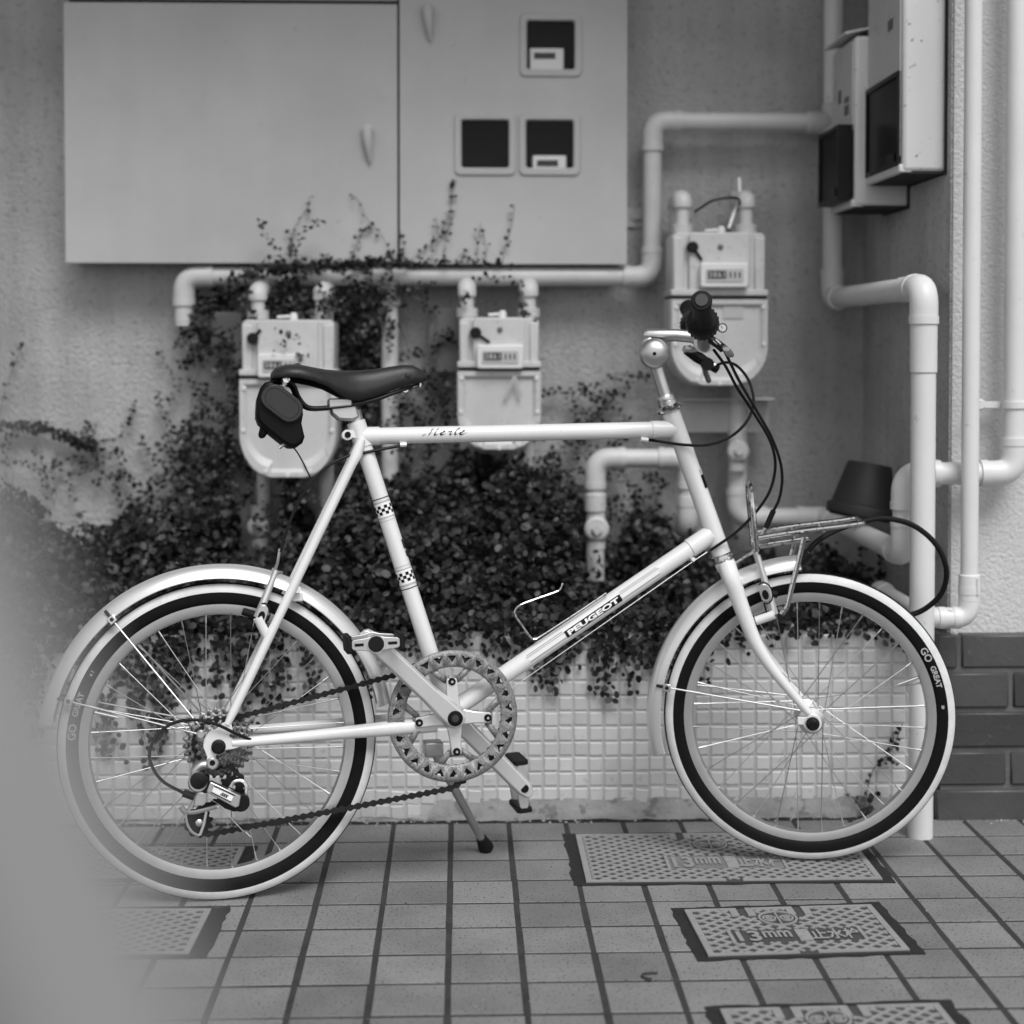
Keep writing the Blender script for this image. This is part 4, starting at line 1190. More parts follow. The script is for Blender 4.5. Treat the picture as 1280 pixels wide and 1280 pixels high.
# sprockets
cas = []
hubR = B.p(0, RW)
for i, (rr, T) in enumerate(((.0575, 28), (.0505, 24), (.0440, 21), (.0380, 18), (.0335, 16), (.0290, 14))):
    m = MB(); n = T * 4; w_ = .0235 + .0052 * i
    po = []
    for k in range(n):
        a = 2 * PI * k / n + .1 * i; r_ = rr if k % 4 in (1, 2) else rr - .0048
        po.append((r_ * math.cos(a), r_ * math.sin(a)))
    pi_ = [((rr - .0125) * math.cos(2 * PI * k / n + .1 * i), (rr - .0125) * math.sin(2 * PI * k / n + .1 * i)) for k in range(n)]
    vs = [hubR + eu * a + ev * b + ew * w_ for a, b in po + pi_]
    m.add(vs, [(k, (k + 1) % n, n + (k + 1) % n, n + k) for k in range(n)])
    # five carrier arms
    for k in range(7):
        a = 2 * PI * k / 7 + .3 * i
        d = eu * math.cos(a) + ev * math.sin(a); s_ = -eu * math.sin(a) + ev * math.cos(a)
        m.add([hubR + d * .012 + s_ * .005 + ew * w_, hubR + d * (rr - .011) + s_ * .004 + ew * w_, hubR + d * (rr - .011) - s_ * .004 + ew * w_, hubR + d * .012 - s_ * .005 + ew * w_], [(0, 1, 2, 3)])
    cas.append(part(m, 'sprocket', 'cog', solid=.0019))
m = MB(); m.tube([hubR + ew * .02, hubR + ew * .056], .017, 20); part(m, 'freewheel_body', 'cog')

# chain: one part, real link plates
def chain_path():
    wR, wF = .0335, WC - .0075
    def cp(u, v, w_): return B.p(u, v, w_)
    up0 = B.uv(300, 896, wR); up1 = B.uv(497, 843, wF)
    lo0 = B.uv(262, 1043, wR); lo1 = B.uv(562, 986, wF)
    P_ = []
    def line(a, b, wa, wb, k=40):
        return [cp(a[0] + (b[0] - a[0]) * i / k, a[1] + (b[1] - a[1]) * i / k, wa + (wb - wa) * i / k) for i in range(k)]
    P_ += line(up0, up1, wR, wF)
    a0 = math.atan2(up1[1] - BBv, up1[0] - BBu); a1 = math.atan2(lo1[1] - BBv, lo1[0] - BBu)
    if a1 > a0: a1 -= 2 * PI
    r0 = math.hypot(up1[0] - BBu, up1[1] - BBv); r1 = math.hypot(lo1[0] - BBu, lo1[1] - BBv)
    for i in range(60):
        f_ = i / 60; a = a0 + (a1 - a0) * f_; e = min(1, min(f_, 1 - f_) * 8)
        r_ = (r0 + (r1 - r0) * f_) * (1 - e) + .0920 * e
        P_.append(cp(BBu + r_ * math.cos(a), BBv + r_ * math.sin(a), wF))
    lower = line(lo1, lo0, wF, wR)
    P_ += lower
    # round the lower pulley, up to the upper pulley, over the sprocket
    pc_ = B.uv(249, 1028, wR); P2 = B.uv(288, 978, wR)
    for a in range(-80, -275, -15):
        P_.append(cp(pc_[0] + .0195 * math.cos(R(a)), pc_[1] + .0195 * math.sin(R(a)), wR))
    for a in range(-60, 80, 15): 
        P_.append(cp(P2[0] + .0185 * math.cos(R(a)), P2[1] + .0185 * math.sin(R(a)), wR))
    for a in range(-62, -300, -12):
        P_.append(cp(.0385 * math.cos(R(a)), RW + .0385 * math.sin(R(a)), wR))
    P_.append(cp(up0[0], up0[1], wR))
    return P_
P_ = chain_path()
res = [P_[0]]; step = .0127 / 2; acc = 0
cum = [0]
for a, b in zip(P_[:-1], P_[1:]): cum.append(cum[-1] + (b - a).length)
tot = cum[-1]; nl = int(tot / .0127); pts = []
j = 0
for i in range(nl + 1):
    s_ = tot * i / nl
    while j < len(cum) - 2 and cum[j + 1] < s_: j += 1
    f_ = (s_ - cum[j]) / max(1e-9, cum[j + 1] - cum[j]); pts.append(P_[j].lerp(P_[j + 1], f_))
m = MB()
for i in range(nl):
    a, b = pts[i], pts[i + 1]; d = (b - a); L = d.length
    if L < .004: continue
    d.normalize(); s_ = ew.cross(d).normalized(); outer = i % 2 == 0
    wo = .0036 if outer else .0022
    q = []
    for t in range(6):
        an = PI / 2 + PI * t / 5; q.append((math.cos(an) * .0050, math.sin(an) * .0050))
    q.append((L / 2, -.0024))
    for t in range(6):
        an = -PI / 2 + PI * t / 5; q.append((L + math.cos(an) * .0050, math.sin(an) * .0050))
    q.append((L / 2, .0024))
    for sg in (-1, 1): m.prism(a, d, s_, ew, q, wo * sg - .0006, wo * sg + .0006)
    m.tube([a - ew * .0046, a + ew * .0046], .0024, 7)
part(m, 'chain', 'chain')

# rear derailleur
WDr = .060
def dpx(x, y, w_=WDr): return B.px(x, y, w_)
m = MB(); m.lathe(dpx(265.5, 953.5, WD + .001), ew, [(.0098, -.004), (.0098, .008), (.0075, .010)], 22); der = part(m, 'derailleur', 'silver_rough')
m = MB(); m.lathe(dpx(265.5, 953.5, WD + .010), ew, [(.0048, 0), (.0048, .002)], 6); part(m, 'pivot_bolt', 'ink', der)
m = MB(); m.tube(spline([dpx(263, 956), dpx(252, 956), dpx(244, 963), dpx(243, 972)], 5), [.010, .0105, .011, .009], 14, flat=(1.0, .8)); part(m, 'knuckle', 'silver_rough', der, )
m = MB(); m.lathe(dpx(248, 975, WDr - .012), ew, [(.0155, 0), (.0160, .022), (.0135, .025)], 24); part(m, 'upper_drum', 'silver_rough', der)
m = MB(); m.lathe(dpx(248.5, 975.5, WDr + .0125), ew, [(.0135, 0), (.0135, .0025), (.012, .0035)], 24); part(m, 'drum_face', 'black_plastic', der)
def quad(name, pts, w0, w1, mt, bev=.0015):
    poly = [B.uv(x, y, w1) for x, y in pts]
    m = MB(); m.prism(B.o, eu, ev, ew, poly, w0, w1); return part(m, name, mt, der, bevel=bev)
quad('link_back', ((254, 968), (262, 972), (262, 990), (256, 992), (248, 988)), WDr - .010, WDr + .012, 'black_plastic')
quad('link_plate', ((263, 977), (301, 995), (299, 1008), (294, 1010), (258, 990)), WDr - .004, WDr + .015, 'silver')
quad('link_groove', ((267.5, 981.5), (294, 994), (293, 995), (267, 982.5)), WDr + .0148, WDr + .0155, 'ink', 0)
quad('link_groove', ((264, 990), (289, 1002.5), (288.5, 1003.5), (263.5, 991)), WDr + .0148, WDr + .0155, 'ink', 0)
lp = quad('link_label', ((267, 984), (292, 995.5), (289, 1001.5), (265, 989.5)), WDr + .0148, WDr + .0153, 'print_white', 0)
vs, fs, tw, th = text2d('SIS', .006, .0003, .25)
du = (dpx(292, 996, WDr + .016) - dpx(267, 984, WDr + .016)).normalized(); dv = ew.cross(du)
m = MB(); c = dpx(280.5, 994.0, WDr + .0156); m.add([c + du * (a * .0135 / tw) + dv * (b * .0052 / th) for a, b in vs], fs); part(m, 'lettering', 'ink', der, fixn=False)
quad('lower_back', ((272, 993), (300, 1004), (303, 1012), (293, 1015), (281, 1011), (271, 1003)), WDr - .014, WDr + .006, 'black_plastic')
m = MB(); m.lathe(dpx(301, 1001, WDr - .014), ew, [(.0140, 0), (.0140, .018), (.012, .020)], 20); part(m, 'lower_drum', 'black_plastic', der)
m = MB(); m.tube(spline([dpx(289, 983, WDr - .004), dpx(293, 977, WDr - .004), dpx(302, 976, WDr - .004), dpx(308, 982, WDr - .004), dpx(308, 993, WDr - .004)], 5), .0032, 8); part(m, 'cage_arm', 'silver', der)
def pulley(x, y, r_, w_, n=11):
    m = MB(); c = B.px(x, y, w_); po = []
    for k in range(n * 4):
        a = 2 * PI * k / (n * 4); rr = r_ if k % 4 in (1, 2) else r_ * .80
        po.append((rr * math.cos(a), rr * math.sin(a)))
    m.prism(c, eu, ev, ew, po, -.0025, .0025); p = part(m, 'jockey_wheel', 'black_plastic', der)
    m = MB(); m.lathe(c + ew * .0025, ew, [(.0058, 0), (.0058, .003), (.004, .004)], 14); part(m, 'jockey_bolt', 'silver', der)
pulley(249, 1028, .0225, .036); pulley(290, 984, .0215, .036)
m = MB(); m.tube(spline([dpx(226, 1008, .046), dpx(232, 1015, .046), dpx(246, 1015, .046), dpx(271, 1008, .046)], 5), [.0045] * 6 + [.0035] * 10, 8, flat=(.5, 1)); m.tube([dpx(258, 1014, .045), dpx(255, 1030, .045), dpx(250, 1044, .045)], .0024, 8, flat=(.5, 1))
m.tube(spline([dpx(232, 1016, .046), dpx(234, 1030, .046), dpx(240, 1040, .046), dpx(249, 1045, .046)], 5), .0022, 7, flat=(.5, 1)); part(m, 'cage_plate', 'silver', der)
m = MB(); m.tube([dpx(229, 991, .066), dpx(243, 996, .066)], .0062, 10); part(m, 'barrel_adjuster', 'black_plastic', der)
m = MB(); m.tube([dpx(243, 990, .066), dpx(270, 1003, .062), dpx(305, 1040, .060)], .0007, 5); m.tube([dpx(307, 1040, .06), dpx(313, 1046, .06)], .0013, 6); part(m, 'inner_cable', 'silver', der)
m = MB(); m.tube(spline([B.px(x, y, w_) for x, y, w_ in ((336, 928, .060), (318, 926, .064), (295, 917, .072), (272, 906, .078), (248, 900, .080), (222, 902, .080), (201, 914, .080), (188, 935, .080), (189, 955, .078), (203, 976, .074), (229, 991, .068))], 6), .0026, 9)
part(m, 'gear_cable', 'black_plastic'); 
m = MB(); m.tube([B.px(330, 928, .060), B.px(338, 927, .060)], .0036, 8); part(m, 'cable_stop', 'silver')

# kickstand
kt = B.px(541, 935, -.045); kf_ = at_z(607, 1058, .010)
m = MB(); m.tube([kt, kf_], [.0085, .0068], 14); ks = part(m, 'kickstand', 'silver_rough')
d = (kf_ - kt).normalized(); m = MB(); m.lathe(kf_ - d * .022, d, [(.0095, 0), (.0105, .008), (.0135, .020), (.0135, .027)], 16); part(m, 'rubber_foot', 'rubber', ks)
m = MB(); m.fbox(kt, eu, ev, ew, .016, .012, .02); part(m, 'stand_bracket', 'silver_rough', ks, bevel=.003)

# bottle cage
for w_ in (.014, -.014):
    pts = [B.px(x, y, w_) for x, y in ((757, 742), (735, 757), (700, 780), (675, 796), (668, 799), (663, 796), (652, 781), (644, 769), (644, 763), (651, 756), (672, 748), (692, 741), (700, 737), (703, 730))]
    m = MB(); m.tube(spline(pts, 4), .0017, 7); part(m, 'cage_wire', 'chrome')
m = MB(); m.tube([B.px(668, 799, .014), B.px(668, 799, -.014)], .0017, 7); m.tube([B.px(703, 730, .014), B.px(703, 730, -.014)], .0017, 7); m.tube([B.px(757, 742, .014), B.px(757, 742, -.014)], .0017, 7)
part(m, 'cage_wire', 'chrome')
m = MB(); q = B.px(865, 699, .008); m.tube([q - ew * .02, q + ew * .010], .0036, 10); part(m, 'shifter_boss', 'frame_paint')
m = MB(); m.tube([B.px(884, 690, .014), B.px(866, 702, .016), B.px(560, 916, .012)], .0008, 5); part(m, 'inner_cable', 'silver')

# seat post, saddle
sp0 = ST; sp1 = B.px(441.5, 514)
tube_part('seat_post', [sp0 + (sp0 - sp1) * .8, sp1], .0128, 'silver', seg=18)
poly = [B.uv(x, y, .02) for x, y in ((411, 500), (441, 499), (446, 508), (450, 522), (441, 526), (424, 525), (414, 517))]
m = MB(); m.prism(B.o, eu, ev, ew, poly, -.020, .020); part(m, 'seat_clamp', 'silver_rough', bevel=.004)
poly = [B.uv(x, y, .027) for x, y in ((411, 498), (440, 498), (440, 507), (411, 510))]
m = MB(); m.prism(B.o, eu, ev, ew, poly, -.027, .027); part(m, 'seat_clamp', 'silver_rough', bevel=.002)
# px x, top y, skirt y, half width, shoulder
stn = [(341, 467.5, 473, .050), (346, 462, 472.5, .064), (358, 458.5, 471, .072), (374, 458, 472, .073), (392, 461.5, 476, .068), (408, 464, 482, .056), (424, 465, 492, .043), (438, 465, 500, .034), (452, 464.5, 500.5, .029), (470, 463, 496, .0255), (488, 460, 489, .0235), (505, 457.5, 482, .022), (517, 458, 478.5, .0205), (527, 463, 476.5, .016), (532, 470, 475.5, .009)]
m = MB(); vs = []; K = 15
for (x, yt, ys, hw_) in stn:
    ut, vt = B.uv(x, yt, 0); us, vsk = B.uv(x, ys, hw_)
    for k in range(K):
        t = -1 + 2 * k / (K - 1); a = t * PI / 2
        e = .62
        cw = math.copysign(abs(math.sin(a)) ** e, a) * hw_
        hh = abs(math.cos(a)) ** e
        vs.append(B.p(us, vsk + (vt - vsk) * hh, cw))
n = len(stn)
m.add(vs, [(i * K + k, i * K + k + 1, (i + 1) * K + k + 1, (i + 1) * K + k) for i in range(n - 1) for k in range(K - 1)])
m.add([vs[k] for k in range(K)], [tuple(range(K))]); m.add([vs[(n - 1) * K + k] for k in range(K)], [tuple(reversed(range(K)))])
sad = part(m, 'saddle', 'leather', sharp=60, solid=.004)
sad['label'] = 'dark leather saddle with metal rivets'
for (x, y, w_) in ((392, 465, .060), (510, 469, .0235), (372, 457.5, .03)):
    m = MB(); q = B.px(x, y, w_); dd = (ew * .9 + ev * .45).normalized() if x != 510 else ew
    m.lathe(q - dd * .001, dd, [(.0055, 0), (.0050, .0022), (.0025, .003)], 14); part(m, 'rivet', 'leather', sad)
for sg in (1, -1):
    f_ = (lambda x, y, w_: B.px(x, y, w_)) if sg > 0 else (lambda x, y, w_: B.mir(x, y, w_))
    m = MB(); m.tube(spline([f_(352, 474, .045), f_(366, 480, .04), (f_(374, 497, .030)), f_(386, 509, .024), f_(412, 509, .022), f_(445, 505, .022), f_(475, 497, .020), f_(500, 488, .014), f_(515, 484, .008)], 5), .0034, 9); part(m, 'saddle_rail', 'rail_black', sad)
m = MB(); m.tube([B.px(358, 474, .05), B.mir(358, 474, .05)], .006, 8); m.tube([B.px(507, 487, .012), B.mir(507, 487, .012)], .005, 8); m.tube([B.px(525, 479, .006), B.px(524, 484, .006)], .004, 8); m.tube([B.px(504, 486, .010), B.px(525, 481, .004)], .003, 8)
part(m, 'tension_bolt', 'chrome', sad)

# stem, handlebar
qa = HT + hax * .028
qb = S.px(819.5, 456); qc = S.px(811, 427); 
m = MB(); m.tube([qa - hax * .02, qa + (qb - qa) * .6, qb, qc, qc + (qc - qb) * .14], [.0112, .0112, .0118, .0128, .011], 18)
stm = part(m, 'stem', 'silver')
CLp = S.px(880, 428)
m = MB(); m.tube([S.px(805, 419), S.px(810, 419), S.px(845, 419), S.px(866, 421), CLp], [.0085, .0112, .0108, .0108, .0125], 16); m.tube([CLp - S.ew * .020, CLp + S.ew * .020], .0185, 20); part(m, 'stem_extension', 'silver', stm)
barp = [(880, 432, 0), (880, 431, .035), (879, 424, .075), (878, 412, .115), (878, 402, .16), (877, 376.5, .272)]
right = [S.px(x, y, w_) for x, y, w_ in barp]; left = [S.mir(x, y, w_) for x, y, w_ in barp]
bar = tube_part('handlebar', spline(list(reversed(left)) + right[1:], 5), .0112, 'silver', seg=14)
for side, lst, sg in ((0, right, 1), (1, left, -1)):
    e = lst[-1]; s_ = lst[-2]; d = (e - s_).normalized(); L = (e - s_).length
    m = MB(); m.lathe(s_ + d * (L * .12), d, [(.0180, 0), (.0185, .004), (.0158, .012), (.0150, .03), (.0152, L * .82), (.0165, L * .84), (.0168, L * .90), (.0155, L * .925), (.0115, L * .93)], 24)
    gr = part(m, 'grip', 'rubber')
    m = MB(); m.lathe(s_ - d * .028, d, [(.0175, 0), (.0255, .005), (.0262, .020), (.0250, .034), (.0185, .040)], 28); part(m, 'gear_shifter', 'black_plastic', gr, sharp=50)
    m = MB()
    for k in range(22):
        a = 2 * PI * k / 22; ex_ = d.orthogonal().normalized(); ey_ = d.cross(ex_)
        m.tube([s_ - d * .022 + (ex_ * math.cos(a) + ey_ * math.sin(a)) * .0258, s_ + d * .004 + (ex_ * math.cos(a) + ey_ * math.sin(a)) * .0258], .0016, 5)
    part(m, 'shifter_rib', 'black_plastic', gr)
# end plug seen on the grip
d = (right[-1] - right[-2]).normalized()
m = MB(); m.lathe(right[-2] + d * ((right[-1] - right[-2]).length * 1.05 - .001), d, [(.0105, 0), (.0105, .002), (.0098, .003)], 20); part(m, 'end_plug', 'plug_grey', None)
# brake levers
m = MB(); m.tube([S.px(888, 424, .10), S.px(897, 430, .105), S.px(904, 436, .11)], .0075, 10)
bl = part(m, 'brake_lever', 'black_plastic')
m = MB(); m.tube(spline([S.px(902, 431, .10), S.px(910, 438, .13), S.px(913, 444, .17), S.px(908, 436, .20)], 4), .0062, 10, flat=(.6, 1)); part(m, 'lever_blade', 'silver', bl)
m = MB(); m.lathe(S.px(903, 410, .13), S.ew, [(.0075, -.02), (.0082, 0), (.0060, .006)], 14); part(m, 'clamp_bolt', 'chrome', bl)
m = MB(); m.tube([S.px(893, 424, .11), S.px(900, 431, .11)], .0042, 9); part(m, 'barrel_adjuster', 'chrome', bl)
m = MB(); m.tube([S.px(859, 437, -.09), S.px(873, 447, -.10), S.px(897, 462, -.11)], [.010, .011, .008], 10); m.lathe(S.px(884, 455, -.10), S.ew, [(.012, -.01), (.012, .012)], 12)
bl = part(m, 'brake_lever', 'black_plastic')
m = MB(); m.tube(spline([S.px(880, 458, -.10), S.px(882, 466, -.13), S.px(886, 476, -.16)], 4), .0052, 9); part(m, 'lever_blade', 'silver', bl)
m = MB(); m.tube([S.px(886, 452, -.10), S.px(894, 457, -.10)], .0045, 8); part(m, 'barrel_adjuster', 'chrome', bl)
m = MB(); m.tube(spline([S.px(855, 436, -.06), S.px(866, 437, -.07), S.px(880, 432, -.09)], 4), .006, 8); part(m, 'lever_blade', 'silver_rough', bl)
# bell
bc = S.px(818, 442, .030)
fd = (CAM - bc).normalized(); ba = (S.ew * .9 + fd * .1).normalized()
m = MB(); m.lathe(bc - ba * .010, ba, [(.0255, 0), (.0264, .002), (.0258, .007), (.0230, .013), (.0170, .0180), (.0085, .0205)], 32); be = part(m, 'bell', 'silver_rough', sharp=60)
m = MB(); m.lathe(bc + ba * .0100, ba, [(.0032, 0), (.0030, .002)], 12); part(m, 'bell_screw', 'ink', be)
m = MB(); m.tube([bc - ba * .010, bc - ba * .034], .006, 10); m.lathe(bc - ba * .014, ba, [(.019, 0), (.019, .006)], 24); part(m, 'bell_base', 'black_plastic', be)

# cables
def cable(pts, r_=.0026, name='brake_cable', mt='black_plastic'):
    m = MB(); m.tube(spline(pts, 7), r_, 9); return part(m, name, mt)
cable([S.px(894, 457, -.10), S.px(908, 453, -.085), S.px(922, 458, -.06), S.px(936, 476, -.02), S.px(942, 502, 0.0), S.px(934, 526, .01), S.px(913, 546, .02), S.px(884, 556, .024), S.px(855, 556, .022), S.px(826, 552, .014), S.px(804, 549, .010)])
cable([S.px(902, 431, .11), S.px(912, 452, .10), S.px(925, 478, .08), S.px(945, 512, .06), S.px(965, 548, .05), S.px(977, 586, .04), S.px(975, 620, .034), S.px(963, 646, .030)])
cable([S.px(892, 437, .10), S.px(907, 458, .085), S.px(922, 486, .07), S.px(942, 516, .05), S.px(963, 552, .04), S.px(969, 585, .034), S.px(958, 622, .03), S.px(925, 661, .026), S.px(888, 688, .020)], name='gear_cable')
m = MB(); m.tube([S.px(967, 638, .031), S.px(957, 660, .030)], .0048, 9); part(m, 'cable_boot', 'black_plastic')
m = MB(); m.tube(spline([S.px(957, 658, .030), S.px(949, 674, .028), S.px(941, 690, .020), S.px(933, 694, .004)], 4), .0026, 8); part(m, 'brake_noodle', 'silver')
cable([B.px(506, 556, .006), B.px(480, 561, .010), B.px(455, 566, .016), B.px(432, 571, .022), B.px(408, 584, .026), B.px(386, 607, .028), B.px(370, 634, .028), B.px(358, 664, .028), B.px(350, 690, .028)])
m = MB(); m.tube(spline([B.px(350, 686, .028), B.px(347, 703, .026), B.px(344, 713, .018), B.px(352, 716, .0)], 4), .0026, 8); part(m, 'brake_noodle', 'silver')
m = MB(); m.tube([B.px(500, 556, .008), B.px(508, 555.5, .008)], .004, 8); m.tube([B.px(801, 549, .008), B.px(810, 550, .008)], .004, 8); part(m, 'cable_stop', 'frame_paint')

# cantilever brakes
def vbrake(fr, top, bot, pad, boss, padtop, name='rim_brake'):
    f_ = fr.px
    w_ = .034
    for sg in (1, -1):
        P2 = (lambda x, y, q: fr.px(x, y, q)) if sg > 0 else (lambda x, y, q: fr.mir(x, y, q))
        m = MB(); m.tube([P2(top[0], top[1], w_ - .004), P2((top[0] + bot[0]) / 2, (top[1] + bot[1]) / 2, w_), P2(bot[0], bot[1], w_ + .006)], [.0045, .0062, .0072], 10, flat=(.7, 1)); br = part(m, name, 'silver')
        m = MB(); m.tube([P2(boss[0], boss[1], .044), P2(bot[0], bot[1], .048)], .0078, 12); part(m, 'brake_boss', 'frame_paint', br)
        q = P2(pad[0], pad[1], w_ + .012)
        dd = (P2(padtop[0], padtop[1], w_ + .012) - q).normalized(); ss = fr.ew.cross(dd)
        m = MB(); m.prism(q, ss, dd, fr.ew, [(.0085 * math.cos(t) , .0095 * math.sin(t) + (.006 if math.sin(t) >= 0 else -.006)) for t in [2 * PI * k / 20 for k in range(20)]], -.004, .003); part(m, 'pad_holder', 'silver', br, bevel=.001)
        m = MB(); m.prism(q - dd * .003, ss, dd, fr.ew, [(.0055 * math.cos(t), .0085 * math.sin(t)) for t in [2 * PI * k / 16 for k in range(16)]], .0028, .0042); part(m, 'pad_bolt', 'ink', br)
        m = MB(); pts = []
        for k in range(13):
            t = R(60 + 240 * k / 12); pts.append(q + (ss * math.cos(t) * .0125 + dd * (math.sin(t) * .0185)) + fr.ew * (.002 * sg))
        m.tube(pts, .0013, 6); m.tube([pts[-1], pts[-1] - dd * .016], .0016, 6); part(m, 'return_spring', 'ink', br)
    return
vbrake(B, (345, 713), (322, 772), (327.5, 768), (333, 794), (331, 757))
vbrake(S, (947, 694), (968, 768), (956, 741), (945, 776), (952, 727))
for fr, (x0_, y0_), (x1_, y1_) in ((B, (303, 764), (335, 774)), (S, (952, 741), (972, 743))):
    for sg in (1, -1):
        P2 = (lambda x, y, q: fr.px(x, y, q)) if sg > 0 else (lambda x, y, q: fr.mir(x, y, q))
        m = MB(); m.tube([P2(x0_, y0_, .019), P2(x1_, y1_, .019)], .0065, 8, flat=(.8, 1)); part(m, 'brake_pad', 'rubber', bevel=.001)
m = MB(); q = B.px(371, 746, .018); m.fbox(q, eu, ev, ew, .010, .007, .012); part(m, 'guard_bracket', 'frame_paint', bevel=.002)

# front rack
rk = MB()
W0 = .040
P2 = S.px
for w_ in (W0, -W0):
    f_ = (lambda x, y: S.px(x, y, W0)) if w_ > 0 else (lambda x, y: S.mir(x, y, W0))
    rk.tube(spline([f_(948, 672), f_(1000, 664), f_(1050, 658), f_(1071, 655), f_(1079, 654)], 3), .0042, 10)
a, b = S.px(1079, 654, W0), S.mir(1079, 654, W0)
rk.tube([a, b], .0042, 10)
rack = part(rk, 'front_rack', 'chrome')
for x in (962, 995, 1030):
    m = MB(); yy = 672 - (x - 948) * .137
    m.tube([S.px(x, yy + 3, W0), S.mir(x, yy + 3, W0)], .003, 8); part(m, 'rack_bar', 'chrome', rack)
m = MB(); m.tube([S.px(950, 684, .012), S.px(1012, 675, .012)], .0035, 8); m.tube([S.mir(950, 684, .012), S.mir(1012, 675, .012)], .0035, 8); part(m, 'rack_bar', 'chrome', rack)
f_ = lambda x, y, w_: S.px(x, y, w_)
u0, v0 = S.uv(946, 690, .045); u1, v1 = S.uv(938, 608, .03)
m = MB(); m.tube(spline([S.p(u0, v0, .040), S.p(u0 + (u1 - u0) * .5, v0 + (v1 - v0) * .5, .040), S.p(u0 + (u1 - u0) * .85, v0 + (v1 - v0) * .85, .036), S.p(u1, v1, .018), S.p(u1, v1, -.018), S.p(u0 + (u1 - u0) * .85, v0 + (v1 - v0) * .85, -.036), S.p(u0 + (u1 - u0) * .5, v0 + (v1 - v0) * .5, -.040), S.p(u0, v0, -.040)], 5), .0048, 10); part(m, 'rack_hoop', 'chrome', rack)
for sg in (1, -1):
    g_ = (lambda x, y, w_: S.px(x, y, w_)) if sg > 0 else (lambda x, y, w_: S.mir(x, y, w_))
    m = MB(); m.tube([g_(1005, 672, .054), g_(1001, 690, .054), g_(984, 758, .056), g_(977, 768, .056)], .0044, 10, flat=(.8, 1)); part(m, 'rack_leg', 'chrome', rack)
m = MB(); m.tube([S.px(944, 688, 0), S.px(922, 702, 0), S.px(914, 706, .0)], .003, 8); part(m, 'rack_bar', 'chrome', rack)

# ---- tool bag under the saddle
sbag = thing('saddle_bag', 'small black leather roll bag strapped under the saddle', 'bag', B.px(350, 520))
outl = [(320, 512), (321, 497), (325, 485), (331, 478), (339, 476), (347, 478), (352, 484), (362, 491), (372, 498), (378, 507), (379, 518), (377, 529), (379, 538), (381, 546), (378, 554), (371, 559), (362, 559), (352, 553), (343, 546), (332, 537), (323, 528), (320, 520)]
poly = [B.uv(x, y, .05) for x, y in outl]
m = MB(); m.prism(B.o, eu, ev, ew, poly, -.075, .052); m.build('bag_body', 'leather_black', sbag, bevel=.006, seg=3)
cpos = B.uv(352.5, 504, .06); ang = R(-38)
c = B.p(cpos[0], cpos[1], .052); lx = eu * math.cos(ang) + ev * math.sin(ang); ly = -eu * math.sin(ang) + ev * math.cos(ang)
m = MB(); m.prism(c, lx, ly, ew, rrect(.0365, .0215, .0205, 8), 0, .009); fl = m.build('end_flap', 'leather_flap', sbag, bevel=.002)
m = MB(); rr_ = rrect(.0300, .0155, .0150, 12)
for k in range(0, len(rr_)):
    a = rr_[k]; b = rr_[(k + 1) % len(rr_)]
    L = math.hypot(b[0] - a[0], b[1] - a[1]); ns = max(1, int(L / .0035))
    for q in range(ns):
        p0 = (a[0] + (b[0] - a[0]) * (q + .15) / ns, a[1] + (b[1] - a[1]) * (q + .15) / ns); p1 = (a[0] + (b[0] - a[0]) * (q + .75) / ns, a[1] + (b[1] - a[1]) * (q + .75) / ns)
        m.tube([c + lx * p0[0] + ly * p0[1] + ew * .0092, c + lx * p1[0] + ly * p1[1] + ew * .0092], .0005, 4)
o = m.build('stitching', 'ink', sbag); o['kind'] = 'stuff'
m = MB(); m.wprism([B.px(x, y, .03) for x, y in ((326, 530), (337, 538), (331, 547), (325, 548), (323, 543))], -ew * .03); m.build('strap_end', 'leather_black', sbag, bevel=.003)
m = MB(); m.tube([B.px(349, 560, .04), B.px(361, 551, .04)], .0028, 8); m.build('buckle', 'silver', sbag)
m = MB(); m.tube(spline([B.px(366, 558, .02), B.px(375, 571, .02), B.px(388, 597, .022)], 5), .0013, 6); m.build('cord', 'leather_black', sbag)
m = MB(); m.tube(spline([B.px(346, 478, .02), B.px(352, 472, .025), B.px(362, 474, .03), B.px(371, 498, .03)], 5), .004, 8, flat=(.5, 1.4)); m.build('strap', 'leather_black', sbag)

# ---- cable lock looped over the rack
lk = MB(); lk.tube(spline([S.px(1004, 697, .02), S.px(1020, 678, .02), S.px(1045, 663, .0), S.px(1075, 653, -.02), S.px(1105, 648, -.04), S.px(1140, 656, -.05), S.px(1168, 678, -.05), S.px(1182, 706, -.05), S.px(1181, 732, -.06), S.px(1168, 752, -.07), S.px(1140, 768, -.08), S.px(1095, 768, -.07), S.px(1050, 760, -.06), S.px(1012, 746, -.045)], 7), .0048, 10)
t = thing('cable_lock', 'thick black cable lock looped from the front rack past the white pipe', 'cable lock', S.px(1004, 697))
lk.build('cable', 'rubber', t)
m = MB(); a, b = S.px(1000, 704, .02), S.px(1012, 690, .02); m.tube([a, b], .0095, 14); m.build('lock_barrel', 'black_plastic', t, bevel=.002)
m = MB(); a, b = S.px(1006, 743, -.045), S.px(1022, 751, -.045); m.tube([a, b], .0095, 14); m.build('lock_barrel', 'black_plastic', t, bevel=.002)

